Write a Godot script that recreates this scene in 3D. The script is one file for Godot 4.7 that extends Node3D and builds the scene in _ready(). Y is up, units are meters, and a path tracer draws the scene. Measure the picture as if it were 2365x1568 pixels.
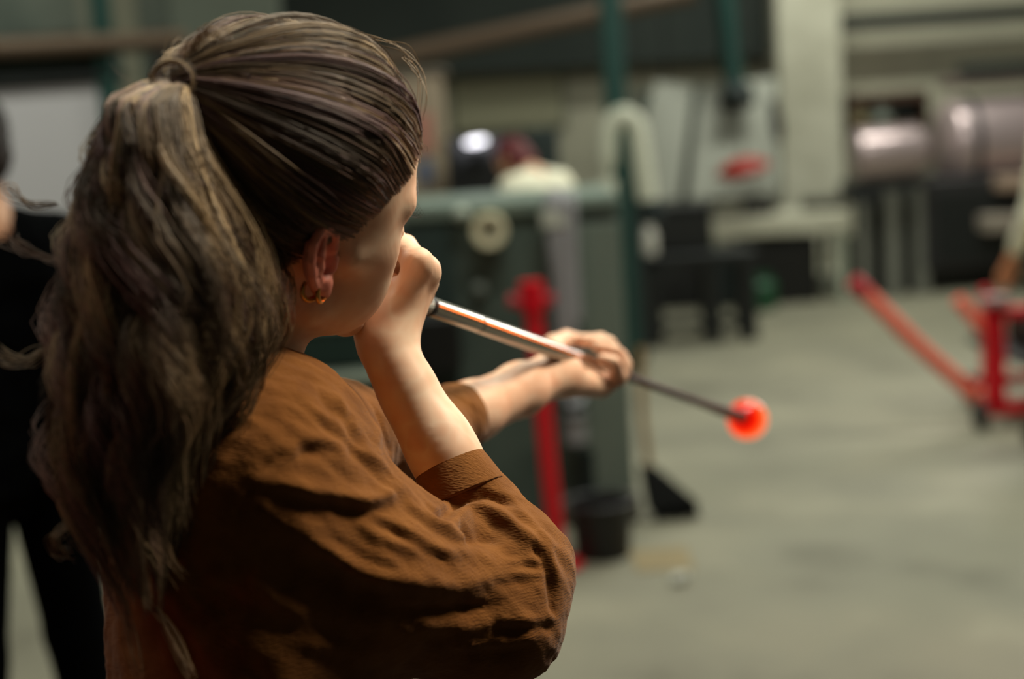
extends Node3D

# ------------------------------------------------------------------ geometry collector
class Geo:
	var v := PackedVector3Array()
	var c := PackedColorArray()
	var u := PackedVector2Array()
	var i := PackedInt32Array()
	var flat := false
	var tint := Color.WHITE

	func add(p: Vector3, uv := Vector2.ZERO) -> int:
		v.append(p)
		c.append(tint)
		u.append(uv)
		return v.size() - 1

	# a triangle whose face looks away from "inside"
	func tri(a: int, b: int, d: int, inside: Vector3) -> void:
		var n := (v[b] - v[a]).cross(v[d] - v[a])
		var m := (v[a] + v[b] + v[d]) / 3.0 - inside
		if n.dot(m) > 0.0:
			i.append_array([a, d, b])
		else:
			i.append_array([a, b, d])

	func quad(p: Vector3, q: Vector3, r: Vector3, s: Vector3, inside: Vector3) -> void:
		var a := add(p, Vector2(0, 0))
		var b := add(q, Vector2(1, 0))
		var d := add(r, Vector2(1, 1))
		var e := add(s, Vector2(0, 1))
		tri(a, b, d, inside)
		tri(a, d, e, inside)

	# box with chamfered edges; half sizes h, chamfer k, in the frame t
	func box(t: Transform3D, h: Vector3, k: float) -> void:
		k = minf(k, minf(h.x, minf(h.y, h.z)) * 0.8)
		var o := t.origin
		var g := h - Vector3(k, k, k)
		for ax in 3:
			for s in [-1.0, 1.0]:
				var q: Array[Vector3] = []
				for e in [[-1, -1], [1, -1], [1, 1], [-1, 1]]:
					var p := Vector3.ZERO
					p[ax] = h[ax] * s
					p[(ax + 1) % 3] = g[(ax + 1) % 3] * e[0]
					p[(ax + 2) % 3] = g[(ax + 2) % 3] * e[1]
					q.append(t * p)
				quad(q[0], q[1], q[2], q[3], o)
		for ax in 3:
			var b1 := (ax + 1) % 3
			var b2 := (ax + 2) % 3
			for s1 in [-1.0, 1.0]:
				for s2 in [-1.0, 1.0]:
					var q: Array[Vector3] = []
					for e in [[-1, 0], [1, 0], [1, 1], [-1, 1]]:
						var p := Vector3.ZERO
						p[ax] = g[ax] * e[0]
						p[b1] = (h[b1] if e[1] == 0 else g[b1]) * s1
						p[b2] = (g[b2] if e[1] == 0 else h[b2]) * s2
						q.append(t * p)
					quad(q[0], q[1], q[2], q[3], o)
		for sx in [-1.0, 1.0]:
			for sy in [-1.0, 1.0]:
				for sz in [-1.0, 1.0]:
					var a := add(t * Vector3(h.x * sx, g.y * sy, g.z * sz))
					var b := add(t * Vector3(g.x * sx, h.y * sy, g.z * sz))
					var d := add(t * Vector3(g.x * sx, g.y * sy, h.z * sz))
					tri(a, b, d, o)

	# a tube along points with a radius at each; flattened by "squash" along its second axis
	func tube(pts: Array, radii: Array, sides := 12, caps := true, squash := 1.0, up := Vector3.UP) -> void:
		var first := v.size()
		var n := pts.size()
		for k in n:
			var p: Vector3 = pts[k]
			var d: Vector3 = (pts[mini(k + 1, n - 1)] - pts[maxi(k - 1, 0)]).normalized()
			var side := d.cross(up)
			if side.length() < 0.05:
				side = d.cross(Vector3(0.3, 0.1, 1))
			side = side.normalized()
			var upd := side.cross(d)
			for s in sides:
				var a := TAU * s / sides
				add(p + (side * cos(a) + upd * sin(a) * squash) * radii[k], Vector2(float(s) / sides, float(k) / (n - 1)))
		for k in n - 1:
			var mid: Vector3 = (pts[k] + pts[k + 1]) * 0.5
			for s in sides:
				var a := first + k * sides + s
				var b := first + k * sides + (s + 1) % sides
				tri(a, b, b + sides, mid)
				tri(a, b + sides, a + sides, mid)
		if caps:
			for e in [0, n - 1]:
				if radii[e] < 0.0004:
					continue
				var pin: Vector3 = pts[1] if e == 0 else pts[n - 2]
				var ring: Array[int] = []
				for s in sides:
					ring.append(add(v[first + e * sides + s]))
				for s in range(1, sides - 1):
					tri(ring[0], ring[s], ring[s + 1], pin)

	# revolve a profile of (radius, height) round the axis y of t
	func lathe(t: Transform3D, prof: Array, sides := 24) -> void:
		var first := v.size()
		var n := prof.size()
		for k in n:
			for s in sides + 1:
				var a := TAU * s / sides
				add(t * Vector3(prof[k].x * cos(a), prof[k].y, prof[k].x * sin(a)), Vector2(float(s) / sides, float(k) / (n - 1)))
		for k in n - 1:
			var e := Vector2(prof[k + 1] - prof[k])
			var out := Vector2(e.y, -e.x)
			for s in sides:
				var a := first + k * (sides + 1) + s
				var b := a + 1
				var m := TAU * (s + 0.5) / sides
				var mid := (v[a] + v[b + sides + 1]) * 0.5
				var look := t.basis * Vector3(out.x * cos(m), out.y, out.x * sin(m))
				tri(a, b, b + sides + 1, mid - look.normalized() * 0.01)
				tri(a, b + sides + 1, a + sides + 1, mid - look.normalized() * 0.01)

	# relax vertices from "first" on towards their neighbours
	func relax(first: int, first_i: int, rounds: int, share := 0.5) -> void:
		for r in rounds:
			var sum := PackedVector3Array()
			var cnt := PackedInt32Array()
			sum.resize(v.size() - first)
			cnt.resize(v.size() - first)
			for k in range(first_i, i.size(), 3):
				for e in 3:
					var a := i[k + e] - first
					sum[a] += v[i[k + (e + 1) % 3]] + v[i[k + (e + 2) % 3]]
					cnt[a] += 2
			for k in sum.size():
				if cnt[k] > 0:
					v[first + k] = v[first + k].lerp(sum[k] / cnt[k], share)

	func mesh(m: Material, smooth := true, crease := 50.0) -> ArrayMesh:
		var nv := v
		var nc := c
		var nu := u
		var ni := i
		var nn := PackedVector3Array()
		if smooth:
			nn.resize(v.size())
			for k in range(0, i.size(), 3):
				var f := (v[i[k + 2]] - v[i[k]]).cross(v[i[k + 1]] - v[i[k]])
				nn[i[k]] += f
				nn[i[k + 1]] += f
				nn[i[k + 2]] += f
			for k in nn.size():
				nn[k] = nn[k].normalized() if nn[k].length_squared() > 0.0 else Vector3.UP
		else:
			nv = PackedVector3Array()
			nc = PackedColorArray()
			nu = PackedVector2Array()
			ni = PackedInt32Array()
			for k in range(0, i.size(), 3):
				var f := (v[i[k + 2]] - v[i[k]]).cross(v[i[k + 1]] - v[i[k]]).normalized()
				for e in 3:
					nv.append(v[i[k + e]])
					nc.append(c[i[k + e]])
					nu.append(u[i[k + e]])
					nn.append(f)
					ni.append(k + e)
		var arr := []
		arr.resize(Mesh.ARRAY_MAX)
		arr[Mesh.ARRAY_VERTEX] = nv
		arr[Mesh.ARRAY_NORMAL] = nn
		arr[Mesh.ARRAY_COLOR] = nc
		arr[Mesh.ARRAY_TEX_UV] = nu
		arr[Mesh.ARRAY_INDEX] = ni
		var am := ArrayMesh.new()
		am.add_surface_from_arrays(Mesh.PRIMITIVE_TRIANGLES, arr)
		am.surface_set_material(0, m)
		return am

# ------------------------------------------------------------------ distance field of rounded limbs, meshed with surface nets
class Field:
	var pa := PackedVector3Array()
	var pb := PackedVector3Array()
	var ra := PackedFloat32Array()
	var rb := PackedFloat32Array()
	var kk := PackedFloat32Array()      # blend with what came before; negative: carved away
	var el: Array[Transform3D] = []     # ellipsoids: inverse frames (unit ball)
	var er := PackedFloat32Array()      # their smallest radius
	var bounds := AABB()
	var started := false

	func grow(p: Vector3, r: float) -> void:
		var b := AABB(p - Vector3(r, r, r), Vector3(2 * r, 2 * r, 2 * r))
		bounds = bounds.merge(b) if started else b
		started = true

	func limb(a: Vector3, b: Vector3, r0: float, r1: float, k := 0.01) -> void:
		pa.append(a)
		pb.append(b)
		ra.append(r0)
		rb.append(r1)
		kk.append(k)
		el.append(Transform3D())
		er.append(-1.0)
		if k > 0.0:
			grow(a, r0)
			grow(b, r1)

	func ball(t: Transform3D, r: Vector3, k := 0.01) -> void:
		var f := t * Transform3D(Basis.from_scale(r), Vector3.ZERO)
		pa.append(t.origin)
		pb.append(t.origin)
		ra.append(maxf(r.x, maxf(r.y, r.z)))
		rb.append(0)
		kk.append(k)
		el.append(f.affine_inverse())
		er.append(minf(r.x, minf(r.y, r.z)))
		if k > 0.0:
			grow(t.origin, maxf(r.x, maxf(r.y, r.z)))

	func at(p: Vector3) -> float:
		var d := 1e3
		for n in pa.size():
			var e: float
			var k := kk[n]
			if er[n] > 0.0:
				var far := p.distance_to(pa[n]) - ra[n]
				if k > 0.0 and far > d + k or k < 0.0 and far > -d - k:
					continue
				var q := el[n] * p
				var l := q.length()
				# distance to the ellipsoid, to first order
				var g := (el[n].basis.transposed() * (q / maxf(l, 1e-6))).length()
				e = (l - 1.0) / maxf(g, 1e-6)
			else:
				var ap := p - pa[n]
				var ab := pb[n] - pa[n]
				var h := clampf(ap.dot(ab) / maxf(ab.length_squared(), 1e-9), 0.0, 1.0)
				e = (ap - ab * h).length() - lerpf(ra[n], rb[n], h)
			if k < 0.0:
				var t := clampf(0.5 - 0.5 * (d + e) / -k, 0.0, 1.0)
				d = lerpf(d, -e, t) + -k * t * (1.0 - t)
			elif e < d + k:
				var t := clampf(0.5 + 0.5 * (d - e) / k, 0.0, 1.0)
				d = lerpf(d, e, t) - k * t * (1.0 - t)
		return d

	# first point on a ray where the field is entered
	func hit(o: Vector3, dir: Vector3, from: float, to: float) -> Vector3:
		var s := from
		while s < to:
			var d := at(o + dir * s)
			if d < 0.0006:
				break
			s += maxf(d * 0.8, 0.0008)
		return o + dir * s

	func net(geo: Geo, h: float, rounds := 1) -> void:
		var first := geo.v.size()
		var first_i := geo.i.size()
		var lo := bounds.position - Vector3(3, 3, 3) * h
		var size := bounds.size + Vector3(6, 6, 6) * h
		var B := 4
		var bx := int(ceil(size.x / h / B)) + 1
		var by := int(ceil(size.y / h / B)) + 1
		var bz := int(ceil(size.z / h / B)) + 1
		var nx := bx * B + 1
		var ny := by * B + 1
		var nz := bz * B + 1
		var val := PackedFloat32Array()
		val.resize(nx * ny * nz)
		val.fill(9.0)
		var reach := B * h * 0.87 * 1.25 + h
		var live: Array[Vector3i] = []
		for z in bz:
			for y in by:
				for x in bx:
					var p := lo + Vector3(x + 0.5, y + 0.5, z + 0.5) * (B * h)
					if absf(at(p)) > reach:
						continue
					live.append(Vector3i(x, y, z))
					for kz in B + 1:
						for ky in B + 1:
							for kx in B + 1:
								var gx := x * B + kx
								var gy := y * B + ky
								var gz := z * B + kz
								var id := gx + nx * (gy + ny * gz)
								if val[id] == 9.0:
									val[id] = at(lo + Vector3(gx, gy, gz) * h)
		var where := {}
		var sx := 1
		var sy := nx
		var sz := nx * ny
		var off: Array[int] = [0, sx, sy, sx + sy, sz, sx + sz, sy + sz, sx + sy + sz]
		var cor: Array[Vector3] = []
		for k in 8:
			cor.append(Vector3(k & 1, (k >> 1) & 1, (k >> 2) & 1))
		var edges: Array[Vector2i] = []
		for a in 8:
			for b in [1, 2, 4]:
				if not a & b:
					edges.append(Vector2i(a, a | b))
		for bl in live:
			for kz in B:
				for ky in B:
					for kx in B:
						var gx := bl.x * B + kx
						var gy := bl.y * B + ky
						var gz := bl.z * B + kz
						var id := gx + nx * (gy + ny * gz)
						var neg := 0
						for k in 8:
							if val[id + off[k]] < 0.0:
								neg += 1
						if neg == 0 or neg == 8:
							continue
						var sum := Vector3.ZERO
						var cnt := 0
						for e in edges:
							var va := val[id + off[e.x]]
							var vb := val[id + off[e.y]]
							if (va < 0.0) != (vb < 0.0):
								sum += cor[e.x].lerp(cor[e.y], va / (va - vb))
								cnt += 1
						where[id] = geo.add(lo + (Vector3(gx, gy, gz) + sum / cnt) * h)
		for id: int in where:
			for ax in 3:
				var s: int = [sx, sy, sz][ax]
				var t1: int = [sy, sz, sx][ax]
				var t2: int = [sz, sx, sy][ax]
				var va := val[id]
				var vb := val[id + s]
				if (va < 0.0) == (vb < 0.0):
					continue
				if not (where.has(id - t1) and where.has(id - t2) and where.has(id - t1 - t2)):
					continue
				var a: int = where[id]
				var b: int = where[id - t1]
				var d: int = where[id - t1 - t2]
				var e: int = where[id - t2]
				if va < 0.0:
					geo.i.append_array([a, d, b, a, e, d])
				else:
					geo.i.append_array([a, b, d, a, d, e])
		geo.relax(first, first_i, rounds)

# ------------------------------------------------------------------ helpers
const EYE := Vector3(0, 1.55, 0)
const W := 2365.0
const H := 1568.0
var focal := 784.0 / tan(deg_to_rad(26.99 / 2.0))
var view: Basis
var mats := {}
var rng := RandomNumberGenerator.new()
var gap := RandomNumberGenerator.new()

# a point in the hall from where it appears and how far away it is
func spot(x: float, y: float, depth: float) -> Vector3:
	return EYE + view * (Vector3(x - W / 2.0, H / 2.0 - y, -focal) / focal * depth)

func sight(x: float, y: float) -> Vector3:
	return (view * Vector3(x - W / 2.0, H / 2.0 - y, -focal)).normalized()

# the same, on the upright plane at distance z in front of the eye
func plane(x: float, y: float, z: float) -> Vector3:
	var d := sight(x, y)
	return EYE + d * (z / -d.z)

func node(called: String, label: String, category: String, at := Vector3.ZERO, group := "") -> Node3D:
	var o := Node3D.new()
	o.name = called
	o.position = at
	add_child(o, true)
	return tag(o, label, category, group)

func tag(o: Node3D, label: String, category: String, group := "") -> Node3D:
	o.set_meta("label", label)
	o.set_meta("category", category)
	if group:
		o.set_meta("group", group)
	return o

func put(called: String, g: Geo, m: Material, parent: Node3D, smooth := true) -> MeshInstance3D:
	var o := MeshInstance3D.new()
	o.name = called
	if parent != self:
		for k in g.v.size():
			g.v[k] -= parent.position if parent.get_parent() == self else parent.position + (parent.get_parent() as Node3D).position
	o.mesh = g.mesh(m, smooth)
	parent.add_child(o, true)
	return o

func structure(called: String, g: Geo, m: Material, label: String) -> MeshInstance3D:
	var o := put(called, g, m, self, false)
	o.set_meta("kind", "structure")
	o.set_meta("label", label)
	o.set_meta("category", called.split("_")[0])
	return o

func boxed(lo: Vector3, hi: Vector3, k := 0.006) -> Geo:
	var g := Geo.new()
	g.box(Transform3D(Basis(), (lo + hi) * 0.5), (hi - lo).abs() * 0.5, k)
	return g

# a box whose front covers the given rectangle seen from the eye, at distance z, going back by "deep"
func block(x0: float, y0: float, x1: float, y1: float, z: float, deep: float, k := 0.01, to_floor := false) -> Geo:
	var xm := (x0 + x1) / 2.0
	var ym := (y0 + y1) / 2.0
	var l := plane(x0, ym, z)
	var r := plane(x1, ym, z)
	var t := plane(xm, y0, z)
	var b := plane(xm, y1, z)
	return boxed(Vector3(l.x, 0.0 if to_floor else b.y, -z - deep), Vector3(r.x, t.y, -z), k)

func rod(pts: Array, r: float, sides := 12) -> Geo:
	var g := Geo.new()
	var radii := []
	for p in pts:
		radii.append(r)
	g.tube(pts, radii, sides)
	return g

func noise_tex(freq: float, ramp: Array, size := 512, octaves := 4, seed_ := 1, stretch := Vector3.ONE) -> ImageTexture:
	var f := FastNoiseLite.new()
	f.seed = seed_
	f.noise_type = FastNoiseLite.TYPE_SIMPLEX_SMOOTH
	f.frequency = freq
	f.fractal_octaves = octaves
	var im := Image.create(size, size, false, Image.FORMAT_RGB8)
	var grad := Gradient.new()
	grad.offsets = PackedFloat32Array(range(ramp.size()).map(func(k): return float(k) / (ramp.size() - 1)))
	grad.colors = PackedColorArray(ramp)
	# wrapped on a torus in both directions by blending, so that repeats join
	for y in size:
		for x in size:
			var px := x * stretch.x
			var py := y * stretch.y
			var tx := float(x) / size
			var ty := float(y) / size
			var a := f.get_noise_2d(px, py)
			if tx > 0.8:
				a = lerpf(a, f.get_noise_2d(px - size * stretch.x, py), (tx - 0.8) / 0.2)
			if ty > 0.8:
				var b := f.get_noise_2d(px, py - size * stretch.y)
				if tx > 0.8:
					b = lerpf(b, f.get_noise_2d(px - size * stretch.x, py - size * stretch.y), (tx - 0.8) / 0.2)
				a = lerpf(a, b, (ty - 0.8) / 0.2)
			im.set_pixel(x, y, grad.sample(clampf(a * 0.9 + 0.5, 0, 1)))
	return ImageTexture.create_from_image(im)

func paint(called: String, col: Color, rough := 0.6, metal := 0.0) -> StandardMaterial3D:
	if mats.has(called):
		return mats[called]
	var m := StandardMaterial3D.new()
	m.resource_name = called
	m.albedo_color = col
	m.roughness = rough
	m.metallic = metal
	mats[called] = m
	return m

func textured(called: String, tex: Texture2D, scale: float, rough := 0.7, metal := 0.0, bump: Texture2D = null, bump_cm := 0.1) -> StandardMaterial3D:
	var m := paint(called, Color.WHITE, rough, metal)
	m.albedo_texture = tex
	m.uv1_triplanar = true
	m.uv1_world_triplanar = true
	m.uv1_scale = Vector3.ONE * scale
	if bump:
		m.heightmap_enabled = true
		m.heightmap_texture = bump
		m.heightmap_scale = bump_cm
	return m

func c8(r: int, g: int, b: int) -> Color:
	return Color(r / 255.0, g / 255.0, b / 255.0)

func panel_light(at: Vector3, size: Vector2, energy: float, col: Color, label: String) -> void:
	var o := node("ceiling_light", label, "lamp", at, "")
	var hx := size.x / 2
	var hz := size.y / 2
	put("housing", boxed(at + Vector3(-hx - 0.03, 0, -hz - 0.03), at + Vector3(hx + 0.03, 0.09, hz + 0.03)), paint("lamp housing", c8(190, 190, 185), 0.4), o, false)
	var glow := paint("lamp glow " + col.to_html(), c8(240, 240, 235), 0.5)
	glow.emission_enabled = true
	glow.emission = col
	glow.emission_energy_multiplier = 2.0
	put("diffuser", boxed(at + Vector3(-hx, -0.012, -hz), at + Vector3(hx, 0.0, hz), 0.002), glow, o, false)
	for s in [-1, 1]:
		put("suspension_rod", rod([at + Vector3(hx * 0.8 * s, 0.09, 0), Vector3(at.x + hx * 0.8 * s, 6.0, at.z)], 0.006, 6), paint("lamp housing", Color.WHITE), o)
	var l := AreaLight3D.new()
	l.name = "panel_glow"
	l.area_size = size
	l.light_color = col
	l.light_energy = energy
	l.shadow_enabled = true
	l.area_range = 30.0
	l.position = Vector3(0, -0.03, 0)
	l.rotation.x = -PI / 2
	o.add_child(l, true)

# a round lamp can on a rod that throws a soft cone
func added_key_lamp(at: Vector3, to: Vector3, energy: float, cone: float, r: float, col: Color, label: String) -> void:
	var o := node("added_key_lamp", label, "lamp", at)
	var d := (to - at).normalized()
	var side := d.cross(Vector3.UP).normalized()
	var t := Transform3D(Basis(side, -d, side.cross(-d)), at)
	var g := Geo.new()
	g.lathe(t, [Vector2(r, 0.0), Vector2(r + 0.02, 0.0), Vector2(r + 0.02, 0.06), Vector2(r * 0.7, 0.22), Vector2(0.05, 0.28), Vector2(0.0, 0.28)], 32)
	put("reflector", g, mats.get("black plastic", paint("lamp can", c8(20, 20, 20), 0.5)), o)
	g = Geo.new()
	g.lathe(t, [Vector2(0.0, 0.03), Vector2(r * 0.6, 0.03), Vector2(r - 0.005, 0.02)], 32)
	var glow := paint("spot glow", c8(245, 240, 230), 0.5)
	glow.emission_enabled = true
	glow.emission = col
	glow.emission_energy_multiplier = 2.0
	put("glowing_lens", g, glow, o)
	put("suspension_rod", rod([at - d * 0.2, Vector3(at.x - d.x * 0.2, 6.0, at.z - d.z * 0.2)], 0.012, 8), paint("lamp housing", c8(190, 190, 185), 0.4), o)
	var l := SpotLight3D.new()
	l.name = "spot_glow"
	l.light_color = col
	l.light_energy = energy
	l.light_size = r
	l.spot_angle = cone
	l.spot_angle_attenuation = 0.6
	l.spot_range = 30.0
	l.spot_attenuation = 2.0
	l.shadow_enabled = true
	l.transform = Transform3D(Basis.looking_at(d, Vector3.UP), d * 0.02)
	o.add_child(l, true)

# ------------------------------------------------------------------ the scene
func _ready() -> void:
	rng.seed = 11
	gap.seed = 5
	# camera: 50 mm lens on a 24 mm high frame, tilted a little down and to one side
	var cam := Camera3D.new()
	cam.name = "camera"
	cam.position = EYE
	cam.rotation = Vector3(-atan((784.0 - 290.0) / focal), 0, -0.065)
	var lens := CameraAttributesPhysical.new()
	lens.frustum_focal_length = 50.0
	lens.frustum_focus_distance = 1.06
	lens.frustum_near = 0.05
	lens.frustum_far = 60.0
	lens.exposure_aperture = 2.7
	cam.attributes = lens
	cam.fov = 26.99
	add_child(cam, true)
	cam.current = true
	view = Basis.from_euler(cam.rotation)
	# air
	var we := WorldEnvironment.new()
	we.name = "surroundings"
	var env := Environment.new()
	env.background_mode = Environment.BG_COLOR
	env.background_color = Color(0, 0, 0)
	env.tonemap_mode = Environment.TONE_MAPPER_LINEAR
	env.tonemap_exposure = 1.0
	env.sdfgi_enabled = true
	env.ssao_enabled = true
	env.ssil_enabled = true
	we.environment = env
	add_child(we, true)
	# lamps of the hall, and lamps added for the light they throw
	var cool := Color(0.98, 1.0, 0.94)
	var warm := Color(1.0, 0.94, 0.83)
	added_key_lamp(Vector3(2.25, 4.2, -1.75), spot(880, 950, 1.1), 20.0, 17.0, 0.5, warm, "unseen round spot lamp on a hanging rod, added to light the woman but not the floor")  # key lamp added out of view, its narrow cone spares the floor
	panel_light(Vector3(2.4, 4.6, -6.2), Vector2(2.4, 0.4), 13.0, cool, "hanging lamp panel over the middle of the hall")
	panel_light(Vector3(3.0, 4.8, -10.4), Vector2(2.6, 0.3), 15.0, cool, "hanging lamp panel near the far wall")
	panel_light(Vector3(-3.6, 4.4, -6.0), Vector2(2.4, 0.4), 8.0, cool, "hanging lamp panel over the left side of the hall")
	panel_light(Vector3(0.9, 5.2, -2.6), Vector2(2.4, 0.6), 12.0, cool, "hanging lamp panel added over the floor in front of the woman to brighten floor and cabinet")  # unseen panel added to lift the near floor and cabinet fronts
	panel_light(Vector3(-1.6, 4.9, -0.6), Vector2(1.6, 0.6), 2.6, warm, "hanging lamp panel above and behind the woman")
	materials()
	set_skin()
	hall()
	back_things()
	middle_things()
	furnace("grey steel furnace with a round orange glowing port, to the right of the woman", Vector3(2.5, 0, -3.95), Vector3(-0.68, 0.0, 0.73).normalized(), Color(1.0, 0.42, 0.12), Color(1.0, 0.5, 0.22), 0.45, 12.0)
	furnace("unseen grey steel furnace with a dull red port, added behind the woman for red fill", Vector3(-2.9, 0, 0.2), Vector3(0.92, 0.0, -0.39).normalized(), Color(1.0, 0.12, 0.08), Color(1.0, 0.2, 0.2), 0.24, 2.0)  # second furnace, added out of view for a faint red fill
	added_work_light()
	near_people()
	woman()

func materials() -> void:
	var floor_tex := noise_tex(0.006, [c8(116, 112, 97), c8(131, 127, 111), c8(136, 132, 115), c8(141, 136, 118), c8(152, 147, 128)], 512, 5, 3)
	var f := textured("concrete floor", floor_tex, 0.32, 0.62)
	f.metallic_specular = 0.35
	textured("plaster wall", noise_tex(0.008, [c8(160, 155, 138), c8(178, 173, 154), c8(188, 183, 163)], 256, 4, 5), 0.3, 0.9)
	textured("grey green wall", noise_tex(0.01, [c8(70, 78, 71), c8(86, 93, 84), c8(98, 102, 92)], 256, 4, 6), 0.4, 0.85)
	textured("pale concrete", noise_tex(0.012, [c8(172, 168, 150), c8(190, 186, 168), c8(200, 196, 178)], 256, 4, 7), 0.5, 0.85)
	textured("grey green enamel", noise_tex(0.012, [c8(60, 72, 67), c8(76, 88, 81), c8(86, 98, 90)], 256, 4, 8), 0.8, 0.55)
	textured("dark plaster", noise_tex(0.008, [c8(40, 42, 40), c8(52, 54, 50)], 128, 3, 15), 0.3, 0.9)
	paint("rubber", c8(64, 62, 58), 0.9)
	paint("teal steel", c8(22, 62, 56), 0.5, 0.1)
	paint("dark teal", c8(14, 30, 30), 0.6)
	paint("black steel", c8(16, 20, 20), 0.55, 0.1)
	paint("black plastic", c8(10, 11, 12), 0.5)
	paint("pale enamel", c8(172, 178, 162), 0.5)
	paint("lilac board", c8(196, 192, 196), 0.6)
	paint("brown pipe", c8(96, 76, 58), 0.6)
	paint("pale duct", c8(132, 132, 120), 0.55)
	paint("red paint", c8(214, 0, 28), 0.42)
	paint("worn red", c8(232, 104, 80), 0.5)
	paint("cream cloth", c8(236, 230, 206), 0.9)
	paint("tape", c8(226, 216, 182), 0.7)
	paint("silver pink", c8(190, 170, 172), 0.32, 0.55)
	paint("dark metal", c8(46, 44, 46), 0.5, 0.3)
	paint("wood", c8(146, 118, 78), 0.7)
	paint("bristle", c8(8, 10, 11), 0.9)
	paint("blue plastic", c8(20, 84, 112), 0.4)

func hall() -> void:
	var t := 0.3
	structure("floor", boxed(Vector3(-7, -t, -13), Vector3(9, 0, 4), 0.01), mats["concrete floor"], "grey concrete workshop floor")
	structure("ceiling", boxed(Vector3(-7 - t, 6, -13), Vector3(9 + t, 6 + t, 4), 0.01), mats["dark plaster"], "high grey ceiling of the workshop")
	structure("wall_back", boxed(Vector3(-7 - t, -t, -13 - t), Vector3(9 + t, 6 + t, -13), 0.01), mats["plaster wall"], "far plastered wall of the workshop")
	structure("wall_left", boxed(Vector3(-7 - t, -t, -13), Vector3(-7, 6, 4), 0.01), mats["dark plaster"], "left wall of the workshop")
	structure("wall_right", boxed(Vector3(9, -t, -13), Vector3(9 + t, 6, 4), 0.01), mats["plaster wall"], "right wall of the workshop")
	structure("wall_front", boxed(Vector3(-7 - t, -t, 4), Vector3(9 + t, 6 + t, 4 + t), 0.01), mats["dark plaster"], "workshop wall behind the camera")
	put_tag("added_mat", boxed(Vector3(-2.2, 0, -2.7), Vector3(3.0, 0.012, 1.5), 0.004), mats["rubber"], "unseen dark rubber mat under the woman, added to cut light bouncing off the floor", "mat")  # out of view, added to keep bounce light off the shirt
	# pale pillar at the back
	var l := plane(1800, 240, 12.3).x
	var r := plane(1948, 240, 12.3).x
	structure("pillar", boxed(Vector3(l, 0, -12.9), Vector3(r, 6, -12.3), 0.02), mats["pale concrete"], "pale square pillar against the far wall")
	# low pale kerb along the far wall
	var k0 := plane(1780, 640, 11.95).x
	var k1 := plane(2290, 620, 11.95).x
	structure("plinth", boxed(Vector3(k0, 0, -12.9), Vector3(k1, 0.13, -11.95), 0.015), mats["pale concrete"], "low pale concrete kerb along the far wall")
	# dark beam on the right of the far wall and a panel painted as wall shade
	put_beam("trim_1", 1945, 64, 2400, 26, 12.6, 0.15, paint("dark beam", c8(44, 46, 40), 0.7), "dark horizontal beam high on the far wall right of the pillar")
	structure("trim_shade_2", block(640, -60, 1800, 165, 12.7, 0.2), textured("wall shade", noise_tex(0.01, [c8(40, 47, 43), c8(52, 58, 53)], 128, 3, 16), 0.4, 0.85), "upper far wall in shade, the shade put into the colour of a dark panel")

func put_beam(called: String, x0: float, y0: float, x1: float, y1: float, z: float, deep: float, m: Material, label: String) -> void:
	var a := plane(x0, (y0 + y1) / 2 + 8, z)
	var b := plane(x1, (y0 + y1) / 2 + 8, z)
	var h := (y1 - y0) / 2.0
	structure(called, boxed(Vector3(a.x, a.y - 0.07, -z - deep), Vector3(b.x, a.y + 0.07, -z), 0.01), m, label)

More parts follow.
